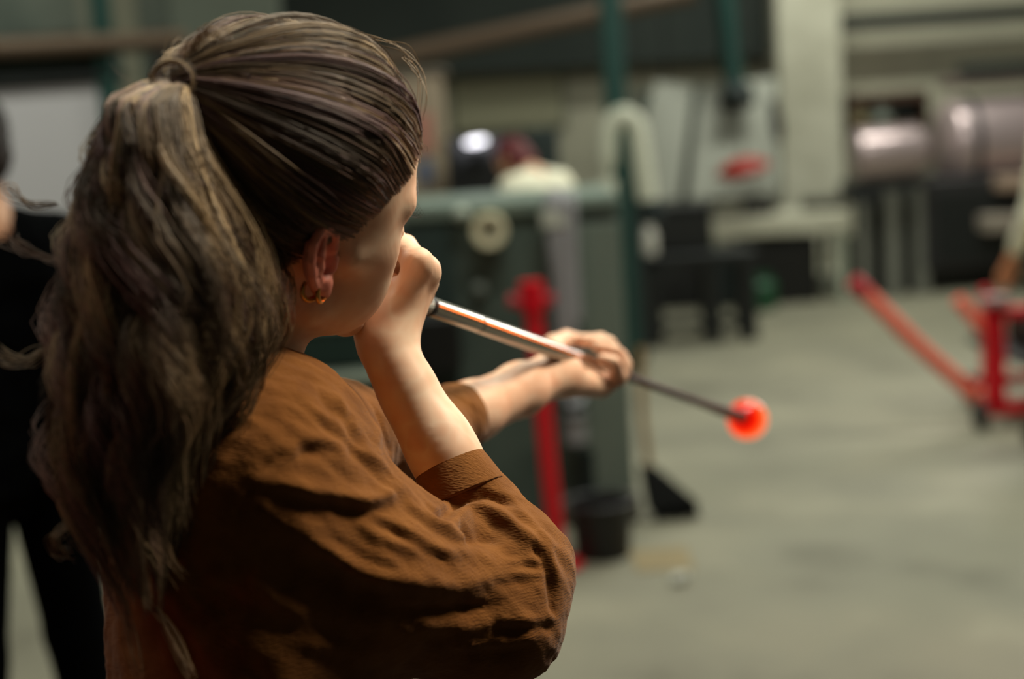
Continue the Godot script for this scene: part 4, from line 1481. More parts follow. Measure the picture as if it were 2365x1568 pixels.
func near_people() -> void:
	for q in ["black cotton", "black denim"]:
		paint(q, c8(6, 7, 8), 1.0).metallic_specular = 0.12
	figure("man in a black t-shirt and black trousers standing at the left edge behind her ponytail", Vector3(-1.122, 0, -3.03), 0.75, 1.69, {
		"shirt": paint("black cotton", c8(6, 7, 8), 1.0), "trousers": paint("black denim", c8(5, 6, 7), 1.0), "hair": paint("dark hair", c8(24, 19, 16), 0.6), "stance": 0.125,
		"arms": [[Vector3(-0.25, 1.12, 0.03), Vector3(-0.17, 1.0, -0.2)], [Vector3(0.25, 1.12, 0.03), Vector3(0.16, 1.02, -0.2)]], "hem": 0.88})
	figure("red-haired person in a white shirt bending down behind the grey cabinet", Vector3(0.25, 0, -6.5), 0.8, 1.63, {
		"shirt": mats["cream cloth"], "trousers": paint("dark denim", c8(28, 32, 42), 0.9), "hair": paint("red hair", c8(92, 12, 18), 0.6), "lean": 0.2, "bow": 0.45,
		"arms": [[Vector3(-0.26, 1.12, -0.05), Vector3(-0.16, 1.0, -0.2)], [Vector3(0.26, 1.12, -0.05), Vector3(0.16, 1.0, -0.2)]]})
	figure("person in a loose cream shirt holding the red trolley at the right edge", Vector3(2.45, 0, -6.05), 0.3, 1.66, {
		"shirt": mats["cream cloth"], "trousers": paint("grey trousers", c8(50, 50, 52), 0.9), "hair": paint("brown hair", c8(50, 32, 22), 0.6), "sleeve": 1.7, "hem": 0.8, "loose": 1.12, "skin": Color(0.78, 0.36, 0.2),
		"arms": [[Vector3(-0.22, 1.06, -0.02), Vector3(-0.23, 0.86, -0.16)], [Vector3(0.26, 1.12, 0.0), Vector3(0.24, 0.95, -0.18)]]})

# ------------------------------------------------------------------ the woman
var head_o: Vector3
var head_r: Vector3
var head_u: Vector3
var head_f: Vector3
var shirt_field: Field
var head_field: Field

func hp(x: float, y: float, z: float) -> Vector3:
	return head_o + head_r * x + head_u * y + head_f * z

func hball(f: Field, x: float, y: float, z: float, r: Vector3, k: float) -> void:
	f.ball(Transform3D(Basis(head_r, head_u, head_f), hp(x, y, z)), r, k)

func set_head() -> void:
	var a := deg_to_rad(49.1)
	var b := deg_to_rad(8.6)
	var c := deg_to_rad(31.2)
	var f := Vector3(sin(a) * cos(b), sin(b), -cos(a) * cos(b))
	var r0 := Vector3(cos(a), 0, sin(a))
	var u0 := r0.cross(f)
	head_r = view * (r0 * cos(c) - u0 * sin(c))
	head_u = view * (u0 * cos(c) + r0 * sin(c))
	head_f = view * f
	head_o = spot(640.7, 483.3, 1.007)

func set_skin() -> void:
	var blotch := noise_tex(0.012, [c8(236, 208, 192), c8(255, 255, 250), c8(248, 226, 212), c8(255, 250, 246)], 256, 3, 22)
	var m := textured("skin", blotch, 6.0, 0.5)
	m.vertex_color_use_as_albedo = true
	m.metallic_specular = 0.4

func woman() -> void:
	set_head()
	var at := spot(600, 1568, 1.07)
	var o := node("person", "woman with a long wavy brown ponytail and rust shirt, blowing into a steel pipe", "person", Vector3(at.x, 0, at.z))
	var skin := Geo.new()
	skin.tint = Color(0.84, 0.635, 0.495)
	head(skin)
	arms(skin, at)
	right_hand(skin)
	left_hand(skin)
	put("body", skin, mats["skin"], o)
	shirt(o, at)
	trousers(o, at)
	earrings(o)
	hair(o)
	blowpipe()

func head(skin: Geo) -> void:
	var f := Field.new()
	hball(f, 0, 0.043, -0.006, Vector3(0.073, 0.081, 0.092), 0.01)
	hball(f, 0, 0.05, 0.036, Vector3(0.06, 0.058, 0.056), 0.03)
	hball(f, 0, -0.02, 0.042, Vector3(0.055, 0.074, 0.048), 0.03)
	for s in [-1.0, 1.0]:
		f.limb(hp(0.05 * s, -0.01, 0.056), hp(0.066 * s, -0.006, 0.02), 0.013, 0.008, 0.02)
		hball(f, 0.049 * s, 0.014, 0.034, Vector3(0.017, 0.028, 0.027), 0.018)
		f.limb(hp(0.052 * s, -0.05, 0.004), hp(0.016 * s, -0.093, 0.07), 0.014, 0.013, 0.02)
		hball(f, 0.042 * s, -0.045, 0.045, Vector3(0.022, 0.03, 0.028), 0.025)
		f.limb(hp(0.05 * s, 0.024, 0.07), hp(0.014 * s, 0.027, 0.089), 0.009, 0.008, 0.014)
	hball(f, 0, -0.096, 0.076, Vector3(0.018, 0.014, 0.013), 0.018)
	for s in [-1.0, 1.0]:
		hball(f, 0.034 * s, 0.007, 0.1, Vector3(0.019, 0.012, 0.019), -0.01)
		hball(f, 0.032 * s, 0.007, 0.079, Vector3(0.0125, 0.0115, 0.0125), 0.004)
		f.limb(hp(0.018 * s, 0.011, 0.0895), hp(0.044 * s, 0.01, 0.084), 0.0025, 0.0025, 0.003)
		f.limb(hp(0.018 * s, 0.001, 0.088), hp(0.043 * s, 0.002, 0.083), 0.002, 0.002, 0.003)
	f.limb(hp(0, 0.014, 0.092), hp(0, -0.03, 0.11), 0.007, 0.0095, 0.012)
	for s in [-1.0, 1.0]:
		f.limb(hp(0.01 * s, -0.036, 0.103), hp(0.012 * s, -0.037, 0.097), 0.007, 0.006, 0.007)
		f.limb(hp(0.0, -0.06, 0.097), hp(0.021 * s, -0.066, 0.088), 0.0055, 0.003, 0.006)
		f.limb(hp(0.0, -0.071, 0.096), hp(0.02 * s, -0.068, 0.088), 0.0062, 0.003, 0.004)
	# neck
	f.limb(hp(0, -0.015, -0.02), spot(525, 930, 1.06), 0.05, 0.051, 0.02)
	head_field = f
	f.net(skin, 0.003, 3)
	# right ear, and the left one that cannot be seen from here
	for s in [1.0, -1.0]:
		var e := Field.new()
		var bk := Vector3(0.42 * s, 0.0, -0.9)       # backwards and out along the ear's plane
		var up := Vector3(0.06 * s, 0.97, -0.2)
		var out := Vector3(0.9 * s, 0.0, 0.42)
		var org := Vector3(0.067 * s, -0.006, 0.003)
		var p := func(b: float, u: float, w := 0.0) -> Vector3:
			var q: Vector3 = org + bk * b + up * u + out * w
			return hp(q.x, q.y, q.z)
		# the plate of the ear
		e.ball(Transform3D(Basis(head_r * bk.x + head_u * bk.y + head_f * bk.z, head_r * up.x + head_u * up.y + head_f * up.z, head_r * out.x + head_u * out.y + head_f * out.z), p.call(0.013, 0.01, -0.003)), Vector3(0.017, 0.027, 0.0045), 0.004)
		var path := [[0.006, 0.004, 0.0], [0.002, 0.014, 0.003], [0.003, 0.026, 0.004], [0.011, 0.034, 0.003], [0.021, 0.034, 0.003], [0.029, 0.026, 0.003], [0.0315, 0.014, 0.003], [0.0295, 0.002, 0.003], [0.024, -0.009, 0.002], [0.017, -0.017, 0.001], [0.011, -0.022, 0.001]]
		for k in path.size() - 1:
			e.limb(p.call(path[k][0], path[k][1], path[k][2]), p.call(path[k + 1][0], path[k + 1][1], path[k + 1][2]), 0.0036, 0.0036, 0.002)
		var anti := [[0.015, 0.026, 0.002], [0.021, 0.016, 0.004], [0.0215, 0.006, 0.004], [0.017, -0.005, 0.003], [0.01, -0.011, 0.003]]
		for k in anti.size() - 1:
			e.limb(p.call(anti[k][0], anti[k][1], anti[k][2]), p.call(anti[k + 1][0], anti[k + 1][1], anti[k + 1][2]), 0.0032, 0.0032, 0.004)
		e.ball(Transform3D(Basis(), p.call(0.009, 0.001, 0.005)), Vector3(0.0085, 0.0095, 0.0085), -0.003)
		e.limb(p.call(0.001, -0.004, 0.002), p.call(0.0, 0.004, 0.003), 0.004, 0.0035, 0.004)
		e.limb(p.call(0.01, -0.016, 0.0), p.call(0.008, -0.022, 0.0), 0.0075, 0.006, 0.006)
		e.limb(p.call(-0.002, 0.01, -0.006), p.call(0.004, -0.014, -0.008), 0.008, 0.006, 0.006)
		var keep := skin.tint
		skin.tint = Color(0.82, 0.34, 0.29)
		e.net(skin, 0.0016)
		skin.tint = keep

func arms(skin: Geo, at: Vector3) -> void:
	var f := Field.new()
	# right upper arm, torso and neck under the shirt
	f.limb(spot(1160, 1340, 1.075), spot(830, 1290, 1.0), 0.026, 0.042, 0.02)
	f.limb(spot(830, 1290, 1.0), spot(580, 1080, 0.97), 0.042, 0.045, 0.02)
	f.limb(spot(580, 1090, 0.97), spot(545, 1010, 1.07), 0.034, 0.036, 0.03)
	f.limb(spot(525, 930, 1.06), spot(600, 1120, 1.08), 0.046, 0.055, 0.03)
	f.limb(spot(600, 1120, 1.08), Vector3(at.x, 1.0, at.z), 0.06, 0.07, 0.03)
	f.limb(spot(560, 1010, 1.07), spot(790, 1000, 1.2), 0.032, 0.028, 0.02)
	f.limb(spot(790, 1000, 1.2), spot(970, 1012, 1.32), 0.034, 0.031, 0.02)
	f.net(skin, 0.0042, 6)

func chain(f: Field, pts: Array, radii: Array, k: float) -> void:
	for n in pts.size() - 1:
		f.limb(pts[n], pts[n + 1], radii[n], radii[n + 1], k if n == 0 or k >= 0.02 else 0.004)

func right_hand(skin: Geo) -> void:
	var f := Field.new()
	chain(f, [spot(1160, 1330, 1.075), spot(1075, 1140, 1.088), spot(1033, 1062, 1.085), spot(1000, 1000, 1.09), spot(955, 930, 1.095), spot(932, 880, 1.098), spot(897, 812, 1.1)], [0.02, 0.021, 0.0232, 0.0215, 0.0182, 0.0178, 0.0186], 0.02)
	f.limb(spot(905, 832, 1.1), spot(901, 775, 1.105), 0.0178, 0.018, 0.012)
	f.limb(spot(885, 790, 1.105), spot(878, 745, 1.11), 0.0175, 0.0155, 0.012)
	f.limb(spot(912, 790, 1.115), spot(935, 710, 1.125), 0.017, 0.0145, 0.014)
	f.limb(spot(905, 770, 1.105), spot(966, 610, 1.1), 0.013, 0.0108, 0.014)
	f.limb(spot(915, 770, 1.115), spot(982, 626, 1.115), 0.0125, 0.0106, 0.01)
	f.limb(spot(918, 772, 1.125), spot(981, 652, 1.13), 0.012, 0.0104, 0.01)
	f.limb(spot(918, 775, 1.135), spot(972, 678, 1.145), 0.0115, 0.0102, 0.01)
	f.limb(spot(895, 740, 1.112), spot(912, 668, 1.115), 0.0135, 0.0085, 0.012)
	# fingers, index first
	chain(f, [spot(966, 610, 1.1), spot(908, 549, 1.128), spot(878, 592, 1.155), spot(898, 640, 1.168)], [0.0108, 0.0092, 0.0085, 0.0075], 0.007)
	chain(f, [spot(982, 626, 1.115), spot(936, 566, 1.152), spot(905, 610, 1.182), spot(922, 656, 1.186)], [0.0106, 0.0092, 0.0085, 0.0075], 0.006)
	chain(f, [spot(981, 652, 1.13), spot(950, 592, 1.172), spot(925, 635, 1.2), spot(936, 678, 1.2)], [0.0104, 0.0088, 0.0082, 0.0072], 0.006)
	chain(f, [spot(972, 678, 1.145), spot(955, 628, 1.19), spot(938, 660, 1.212), spot(945, 695, 1.212)], [0.0102, 0.0082, 0.0076, 0.0068], 0.006)
	# knuckles that stand out
	f.limb(spot(968, 606, 1.096), spot(970, 612, 1.096), 0.0105, 0.0105, 0.006)
	f.limb(spot(987, 622, 1.113), spot(988, 632, 1.114), 0.0102, 0.0102, 0.006)
	# thumb
	chain(f, [spot(872, 785, 1.108), spot(836, 724, 1.115), spot(868, 662, 1.13), spot(905, 650, 1.15)], [0.0135, 0.0118, 0.0108, 0.0085], 0.014)
	f.limb(spot(870, 720, 1.116), spot(890, 680, 1.12), 0.012, 0.0095, 0.012)
	# crease between thumb and finger
	f.limb(spot(903, 618, 1.09), spot(897, 668, 1.098), 0.0055, 0.002, -0.006)
	var keep := skin.tint
	skin.tint = Color(0.84, 0.635, 0.495)
	f.net(skin, 0.0026, 5)
	skin.tint = keep

func left_hand(skin: Geo) -> void:
	var f := Field.new()
	f.limb(spot(970, 1012, 1.32), spot(1090, 950, 1.4), 0.03, 0.0285, 0.015)
	f.limb(spot(1090, 950, 1.4), spot(1200, 900, 1.47), 0.0285, 0.0265, 0.015)
	f.limb(spot(1200, 900, 1.47), spot(1290, 860, 1.54), 0.0265, 0.023, 0.015)
	f.limb(spot(1270, 868, 1.525), spot(1300, 862, 1.545), 0.0235, 0.022, 0.01)
	f.limb(spot(1305, 880, 1.54), spot(1385, 892, 1.6), 0.0175, 0.0135, 0.012)
	f.limb(spot(1305, 868, 1.57), spot(1400, 886, 1.65), 0.0165, 0.0125, 0.012)
	f.limb(spot(1300, 850, 1.59), spot(1405, 878, 1.69), 0.015, 0.012, 0.012)
	chain(f, [spot(1290, 845, 1.57), spot(1277, 797, 1.62), spot(1308, 782, 1.665), spot(1345, 787, 1.69)], [0.0145, 0.0125, 0.0105, 0.0085], 0.012)
	chain(f, [spot(1392, 893, 1.6), spot(1432, 872, 1.6), spot(1418, 838, 1.585), spot(1392, 828, 1.58)], [0.0105, 0.0088, 0.0082, 0.007], 0.006)
	chain(f, [spot(1402, 888, 1.63), spot(1440, 856, 1.63), spot(1418, 812, 1.612), spot(1378, 800, 1.6)], [0.011, 0.0092, 0.0086, 0.0075], 0.006)
	chain(f, [spot(1408, 882, 1.66), spot(1441, 840, 1.66), spot(1405, 793, 1.645), spot(1352, 786, 1.63)], [0.011, 0.0094, 0.0088, 0.0076], 0.006)
	chain(f, [spot(1410, 875, 1.69), spot(1432, 824, 1.69), spot(1388, 784, 1.68), spot(1338, 784, 1.665)], [0.011, 0.0092, 0.0086, 0.0075], 0.006)
	var keep := skin.tint
	skin.tint = Color(0.84, 0.58, 0.44)
	f.net(skin, 0.003, 3)
	skin.tint = keep

func shirt(o: Node3D, at: Vector3) -> void:
	var f := Field.new()
	f.limb(spot(565, 1120, 0.99), Vector3(at.x - 0.005, 0.95, at.z + 0.07), 0.098, 0.1, 0.01)
	f.limb(spot(640, 1110, 1.17), Vector3(at.x + 0.01, 0.95, at.z - 0.08), 0.09, 0.1, 0.08)
	f.limb(spot(590, 1085, 0.98), spot(535, 985, 1.06), 0.056, 0.05, 0.05)
	f.limb(spot(535, 990, 1.06), spot(690, 1010, 1.13), 0.05, 0.045, 0.04)
	f.limb(spot(690, 1010, 1.13), spot(780, 1005, 1.2), 0.044, 0.043, 0.02)
	# left sleeve
	f.limb(spot(780, 1005, 1.2), spot(965, 1015, 1.32), 0.042, 0.04, 0.02)
	f.limb(spot(965, 1015, 1.32), spot(1050, 968, 1.38), 0.039, 0.0355, 0.02)
	# right sleeve
	f.limb(spot(572, 1098, 0.955), spot(830, 1310, 1.0), 0.066, 0.066, 0.014)
	f.limb(spot(830, 1310, 1.0), spot(1118, 1408, 1.05), 0.066, 0.059, 0.02)
	f.limb(spot(1128, 1405, 1.05), spot(1172, 1325, 1.06), 0.058, 0.049, 0.015)
	f.limb(spot(1172, 1325, 1.06), spot(1084, 1164, 1.08), 0.05, 0.035, 0.01)
	shirt_field = f
	var g := Geo.new()
	f.net(g, 0.0036, 4)
	crumple(g)
	var sh := put("shirt", g, cloth_mat(), o)
	# rolled cuffs
	cuff(sh, spot(1034, 1063, 1.085), spot(1070, 1146, 1.08), 0.0275, 0.0355)
	cuff(sh, spot(1068, 959, 1.392), spot(1030, 978, 1.365), 0.0335, 0.0365)
	collar(sh)

func cuff(sh: Node3D, a: Vector3, b: Vector3, r0: float, r1: float) -> void:
	var d := (b - a).normalized()
	var l := a.distance_to(b)
	var side := d.cross(Vector3.UP).normalized()
	var g := Geo.new()
	g.lathe(Transform3D(Basis(side, d, side.cross(d)), a), [Vector2(r0 * 0.9, l * 0.7), Vector2(r0 - 0.003, 0.003), Vector2(r0 - 0.0015, 0.0), Vector2(r0, 0.0015), Vector2(lerpf(r0, r1, 0.3), l * 0.3), Vector2(lerpf(r0, r1, 0.6), l * 0.6), Vector2(r1 * 0.985, l * 0.93), Vector2(r1, l * 0.97), Vector2(r1 - 0.003, l), Vector2(r1 * 0.85, l)], 56)
	put("cuff", g, cloth_mat(), sh)

func collar(sh: Node3D) -> void:
	# stand collar with its fall, open at the front
	var c := spot(540, 925, 1.06)
	var ax := (spot(515, 800, 1.05) - spot(545, 1000, 1.06)).normalized()
	var fw := (spot(900, 960, 1.16) - c)
	fw = (fw - ax * fw.dot(ax)).normalized()
	var sd := ax.cross(fw).normalized()
	var prof := [Vector2(0.061, -0.012), Vector2(0.058, 0.012), Vector2(0.059, 0.024), Vector2(0.062, 0.027), Vector2(0.066, 0.022), Vector2(0.074, -0.002), Vector2(0.078, -0.016), Vector2(0.075, -0.018), Vector2(0.066, 0.0)]
	var g := Geo.new()
	var n := 48
	var m := prof.size()
	for k in n + 1:
		var t := lerpf(0.32, TAU - 0.32, float(k) / n)
		var open := pow(absf(cos(t * 0.5)), 6.0)
		for q in m:
			var fall := 0.010 * open if q >= 5 and q <= 7 else 0.0
			var rr: float = prof[q].x * (1.0 + 0.18 * open) + 0.0012 * sin(t * 9.0 + q)
			g.add(c + (fw * cos(t) + sd * sin(t)) * rr + ax * (prof[q].y - fall - 0.022 * open))
	for k in n:
		for q in m:
			var a := k * m + q
			var b := k * m + (q + 1) % m
			var mid := Vector3.ZERO
			for e in m:
				mid += g.v[k * m + e] + g.v[k * m + m + e]
			mid /= 2.0 * m
			g.tri(a, b, b + m, mid)
			g.tri(a, b + m, a + m, mid)
	put("collar", g, cloth_mat(), sh)

# folds: points as seen, height in mm, half width in mm
func crumple(g: Geo) -> void:
	var folds := [
		[6.5, 7.0, 607, 1111, 693, 1130, 788, 1149, 846, 1158, 893, 1144, 932, 1121],
		[-4.0, 6.0, 612, 1128, 690, 1150, 790, 1171, 850, 1178, 905, 1162],
		[3.0, 6.0, 645, 1044, 707, 1020, 765, 1020, 817, 1044],
		[-3.5, 6.0, 684, 1054, 741, 1034, 790, 1048],
		[4.0, 5.0, 717, 939, 774, 987, 836, 1035, 893, 1087, 965, 1154],
		[-5.0, 6.0, 741, 965, 790, 1003, 841, 1045],
		[-4.0, 5.0, 800, 1030, 860, 1085, 930, 1150],
		[7.0, 11.0, 622, 1183, 693, 1230, 765, 1278, 836, 1321, 908, 1340, 979, 1349, 1051, 1359, 1113, 1345, 1170, 1321],
		[-6.0, 13.0, 640, 1260, 720, 1310, 800, 1355, 900, 1385, 1000, 1395, 1100, 1392, 1200, 1378],
		[2.6, 5.0, 855, 1183, 932, 1216, 1003, 1264, 1075, 1283],
		[-2.2, 4.0, 860, 1205, 930, 1240, 1000, 1283, 1060, 1300],
		[2.4, 5.0, 817, 1202, 908, 1249, 979, 1273],
		[2.6, 5.0, 932, 1144, 979, 1183, 1051, 1226, 1084, 1235],
		[-2.4, 4.0, 920, 1165, 975, 1205, 1040, 1245, 1075, 1256],
		[2.0, 5.0, 700, 1200, 780, 1235, 860, 1280, 930, 1305],
		[-2.0, 4.0, 700, 1218, 780, 1256, 860, 1300, 930, 1322],
		[-9.0, 5.5, 994, 1168, 1027, 1189, 1056, 1168, 1089, 1149, 1127, 1139, 1165, 1154, 1189, 1173],
		[8.0, 8.0, 1032, 1205, 1065, 1180, 1103, 1173, 1142, 1183, 1184, 1216, 1218, 1245, 1256, 1278],
		[-11.0, 11.0, 1070, 1225, 1103, 1235, 1137, 1222],
		[3.5, 7.0, 1170, 1149, 1218, 1197, 1261, 1245, 1275, 1297, 1299, 1383],
		[-4.0, 4.0, 1213, 1245, 1242, 1278, 1266, 1321, 1275, 1392, 1285, 1431],
		[2.0, 4.0, 1170, 1300, 1213, 1295, 1256, 1297],
		[-2.0, 3.5, 1170, 1312, 1213, 1308, 1258, 1310],
		[2.0, 4.0, 1175, 1325, 1213, 1322, 1261, 1326],
		[-2.0, 3.5, 1128, 1352, 1180, 1346, 1242, 1340],
		[3.0, 5.0, 1137, 1440, 1218, 1435, 1294, 1426],
		[-3.0, 5.0, 1120, 1452, 1210, 1450, 1290, 1442],
		[2.0, 5.0, 884, 1388, 1027, 1392, 1170, 1378],
		[-2.4, 4.0, 884, 1402, 1027, 1408, 1160, 1396],
		[2.0, 5.0, 817, 1373, 979, 1397],
		[2.4, 6.0, 1027, 1497, 1170, 1488, 1242, 1473],
		[-2.4, 5.0, 1020, 1512, 1160, 1505, 1240, 1490],
		[2.4, 6.0, 960, 1440, 1060, 1450, 1150, 1445],
		[-2.0, 2.6, 664, 1038, 598, 1099, 559, 1176, 542, 1254, 545, 1320],
		[1.5, 3.0, 674, 1046, 608, 1106, 568, 1180, 551, 1256, 553, 1320],
		[3.0, 6.0, 850, 945, 872, 1005, 890, 1060],
		[-4.0, 6.0, 866, 940, 890, 1000, 910, 1050],
		[-5.0, 8.0, 800, 950, 818, 1000, 850, 1030],
		[3.0, 6.0, 775, 900, 800, 960, 830, 990],
		[-3.0, 5.0, 735, 905, 765, 940, 800, 960],
		[2.5, 8.0, 300, 1380, 380, 1440, 420, 1568],
		[-2.5, 8.0, 330, 1370, 410, 1440, 450, 1568],
		[2.5, 9.0, 560, 1330, 640, 1390, 720, 1430],
		[2.5, 8.0, 700, 1480, 800, 1500, 900, 1540],
		[-2.5, 8.0, 640, 1420, 760, 1460, 900, 1480],
	]
	var nn := PackedVector3Array()
	nn.resize(g.v.size())
	for k in range(0, g.i.size(), 3):
		var f := (g.v[g.i[k + 2]] - g.v[g.i[k]]).cross(g.v[g.i[k + 1]] - g.v[g.i[k]])
		nn[g.i[k]] += f
		nn[g.i[k + 1]] += f
		nn[g.i[k + 2]] += f
	for k in nn.size():
		nn[k] = nn[k].normalized()
	var push := PackedFloat32Array()
	push.resize(g.v.size())
	for f in folds:
		var amp: float = f[0] * 0.001
		var wide: float = f[1] * 0.001
		var pts := []
		for k in range(2, f.size(), 2):
			pts.append(shirt_field.hit(EYE, sight(f[k], f[k + 1]), 0.7, 1.6))
		pts = smooth_path(pts, 3)
		var box := AABB(pts[0], Vector3.ZERO)
		for p in pts:
			box = box.expand(p)
		box = box.grow(wide * 2.6)
		var n := pts.size()
		for k in g.v.size():
			var p := g.v[k]
			if not box.has_point(p):
				continue
			var best := 1.0
			var along := 0.0
			for s in n - 1:
				var a: Vector3 = pts[s]
				var ab: Vector3 = pts[s + 1] - a
				var h := clampf((p - a).dot(ab) / maxf(ab.length_squared(), 1e-9), 0.0, 1.0)
				var d := (p - a - ab * h).length()
				if d < best:
					best = d
					along = (s + h) / (n - 1)
			if best < wide * 2.6:
				var taper := smoothstep(0.0, 0.22, along) * smoothstep(0.0, 0.22, 1.0 - along)
				push[k] += 0.85 * amp * exp(-best * best / (wide * wide * 0.7)) * (0.25 + 0.75 * taper)
	# small crinkles that run along the sleeve
	var fine := FastNoiseLite.new()
	fine.seed = 8
	fine.frequency = 1.0
	fine.fractal_octaves = 3
	var a0 := spot(572, 1098, 0.955)
	var ax := (spot(1118, 1408, 1.05) - a0).normalized()
	for k in g.v.size():
		var q := g.v[k] - a0
		var l := q.dot(ax)
		var r := q - ax * l
		push[k] += 0.0022 * fine.get_noise_3d(l * 16.0, r.dot(Vector3.UP) * 75.0 + l * 12.0, r.z * 60.0)
		g.v[k] += nn[k] * push[k]

func cloth_mat() -> StandardMaterial3D:
	if mats.has("rust cloth"):
		return mats["rust cloth"]
	var weave := noise_tex(0.09, [c8(60, 60, 60), c8(128, 128, 128), c8(190, 190, 190)], 512, 4, 31, Vector3(0.5, 2.2, 1))
	var col := noise_tex(0.02, [c8(104, 64, 29), c8(120, 76, 36), c8(130, 84, 41)], 256, 4, 32)
	var m := textured("rust cloth", col, 7.0, 0.95, 0.0, weave, 0.12)
	m.metallic_specular = 0.15
	m.rim_enabled = true
	m.rim = 0.25
	m.rim_tint = 0.8
	return m

func trousers(o: Node3D, at: Vector3) -> void:
	var f := Field.new()
	for s in [-1.0, 1.0]:
		var hip := Vector3(at.x, 0.93, at.z + 0.085 * s)
		var knee := Vector3(at.x + 0.04, 0.5, at.z + 0.1 * s)
		var foot := Vector3(at.x - 0.01, 0.09, at.z + 0.11 * s)
		f.limb(hip, knee, 0.095, 0.07, 0.04)
		f.limb(knee, foot, 0.07, 0.06, 0.02)
	f.limb(Vector3(at.x, 0.99, at.z + 0.06), Vector3(at.x, 0.99, at.z - 0.06), 0.095, 0.095, 0.05)
	var g := Geo.new()
	f.net(g, 0.012)
	put("trousers", g, paint("dark denim", c8(28, 32, 42), 0.9), o)
	for s in [-1.0, 1.0]:
		f = Field.new()
		f.limb(Vector3(at.x - 0.02, 0.057, at.z + 0.11 * s), Vector3(at.x + 0.17, 0.047, at.z + 0.115 * s), 0.044, 0.034, 0.02)
		f.limb(Vector3(at.x - 0.02, 0.1, at.z + 0.11 * s), Vector3(at.x - 0.02, 0.062, at.z + 0.11 * s), 0.046, 0.045, 0.02)
		g = Geo.new()
		f.net(g, 0.008)
		put("shoe", g, paint("shoe leather", c8(20, 18, 17), 0.5), o)

func earrings(o: Node3D) -> void:
	var gold := paint("gold", c8(212, 158, 82), 0.25, 1.0)
	for s in [0, 1]:
		var c := spot(720 + s * 24, 666 + s * 2, 0.968 + 0.002 * s)
		var pts := []
		var ax: Vector3 = (head_f * (0.75 - 0.2 * s) - head_r * (0.1 + 0.3 * s)).normalized()
		for k in 19:
			var t := -0.4 + TAU * 0.94 * k / 18.0
			pts.append(c + (ax * sin(t) + head_u * 0.55 * cos(t) + Vector3.UP * 0.45 * cos(t)) * 0.0084)
		var rad := []
		for k in 19:
			rad.append(0.0014 + 0.0008 * sin(PI * k / 18.0))
		var g := Geo.new()
		g.tube(pts, rad, 10)
		put("earring", g, gold, o)

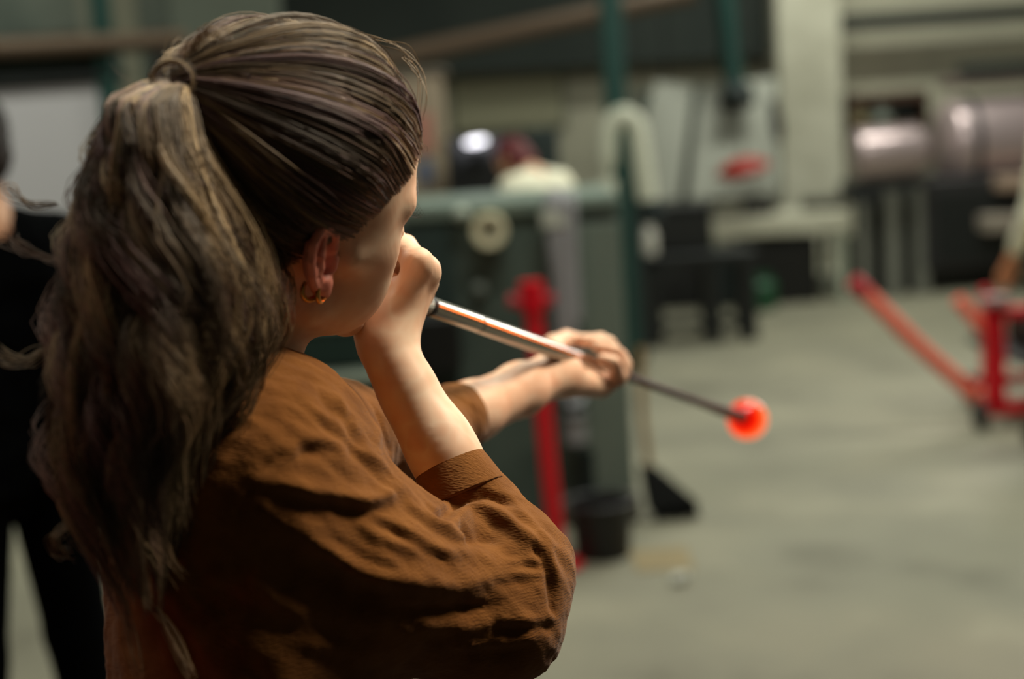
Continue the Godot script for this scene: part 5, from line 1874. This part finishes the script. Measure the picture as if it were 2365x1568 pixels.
func blowpipe() -> void:
	var a := spot(985, 705, 1.21)
	var b := spot(1725, 968, 2.326)
	var d := (b - a).normalized()
	var len := a.distance_to(b)
	var o := node("blowpipe", "long steel blowpipe held to the mouth, glowing molten glass on its far end", "blowpipe", a)
	var steel := paint("brushed steel", c8(172, 168, 160), 0.22, 1.0)
	var dark := paint("burnt steel", c8(26, 28, 30), 0.5, 0.4)
	var g := Geo.new()
	var r := 0.0087
	g.tube([a - d * 0.115, a - d * 0.1, a - d * 0.03, a - d * 0.028], [0.004, 0.0055, 0.0055, 0.0084], 20)
	put("mouthpiece", g, steel, o)
	g = Geo.new()
	g.tube([a - d * 0.028, a - d * 0.001], [r * 0.96, r * 0.96], 28)
	put("label_sleeve", g, label_mat(), o)
	g = Geo.new()
	g.tube([a - d * 0.001, a, a + d * 0.006, a + d * 0.007], [r * 0.97, r * 1.04, r * 1.04, r * 0.97], 28)
	put("black_ring", g, mats["black plastic"], o)
	g = Geo.new()
	var grip := 0.46
	g.tube([a + d * 0.007, a + d * 0.0085, a + d * 0.1065, a + d * 0.108], [r * 0.97, r, r, r * 0.96], 32)
	g.tube([a + d * 0.1095, a + d * 0.111, a + d * (grip - 0.002), a + d * grip], [r * 0.96, r, r, r * 0.9], 32)
	put("grip_tube", g, steel, o)
	g = Geo.new()
	g.tube([a + d * 0.1, a + d * 0.12], [r * 0.9, r * 0.9], 24)
	put("inner_tube", g, dark, o)
	g = Geo.new()
	g.tube([a + d * (grip - 0.01), a + d * (len - 0.3), a + d * (len - 0.12), a + d * (len - 0.02)], [0.0048, 0.006, 0.0092, 0.0102], 20)
	put("rod", g, dark, o)
	# molten glass
	g = Geo.new()
	var up := Vector3.UP
	var side := d.cross(up).normalized()
	var t := Transform3D(Basis(side, d, side.cross(d)), b - d * 0.03)
	g.lathe(t, [Vector2(0.009, -0.002), Vector2(0.015, 0.0), Vector2(0.024, 0.008), Vector2(0.0305, 0.018), Vector2(0.0335, 0.03), Vector2(0.0325, 0.042), Vector2(0.028, 0.053), Vector2(0.02, 0.061), Vector2(0.01, 0.0655), Vector2(0.0, 0.067)], 36)
	var m := paint("glowing glass", c8(60, 10, 4), 0.12)
	m.emission_enabled = true
	m.emission = Color.BLACK
	var grad := Gradient.new()
	grad.offsets = PackedFloat32Array([0.0, 0.16, 0.3, 0.45, 1.0])
	grad.colors = PackedColorArray([Color(0.75, 0.0, 0.0), Color(0.95, 0.06, 0.0), Color(1.0, 0.36, 0.1), Color(1.0, 0.55, 0.38), Color(1.0, 0.58, 0.4)])
	var gt := GradientTexture2D.new()
	gt.gradient = grad
	gt.fill_from = Vector2(0, 0)
	gt.fill_to = Vector2(0, 1)
	gt.width = 4
	gt.height = 128
	m.emission_texture = gt
	m.emission_energy_multiplier = 1.1
	put("molten_glass_glow", g, m, o)
	var ol := OmniLight3D.new()
	ol.name = "glass_glow_light"
	ol.light_color = Color(1.0, 0.3, 0.1)
	ol.light_energy = 0.02
	ol.light_size = 0.02
	ol.omni_range = 30.0
	ol.omni_attenuation = 2.0
	ol.shadow_enabled = true
	ol.position = b - a
	o.add_child(ol, true)

func label_mat() -> StandardMaterial3D:
	var im := Image.create(64, 64, false, Image.FORMAT_RGB8)
	im.fill(c8(206, 212, 208))
	for q in [[4, 10, 20, 6], [8, 24, 8, 20], [22, 8, 6, 40], [34, 30, 24, 7], [40, 12, 7, 18], [4, 52, 34, 6]]:
		im.fill_rect(Rect2i(q[0], q[1], q[2], q[3]), c8(24, 46, 66))
	var m := paint("label", Color.WHITE, 0.4)
	m.albedo_texture = ImageTexture.create_from_image(im)
	m.uv1_scale = Vector3(3, 1, 1)
	return m
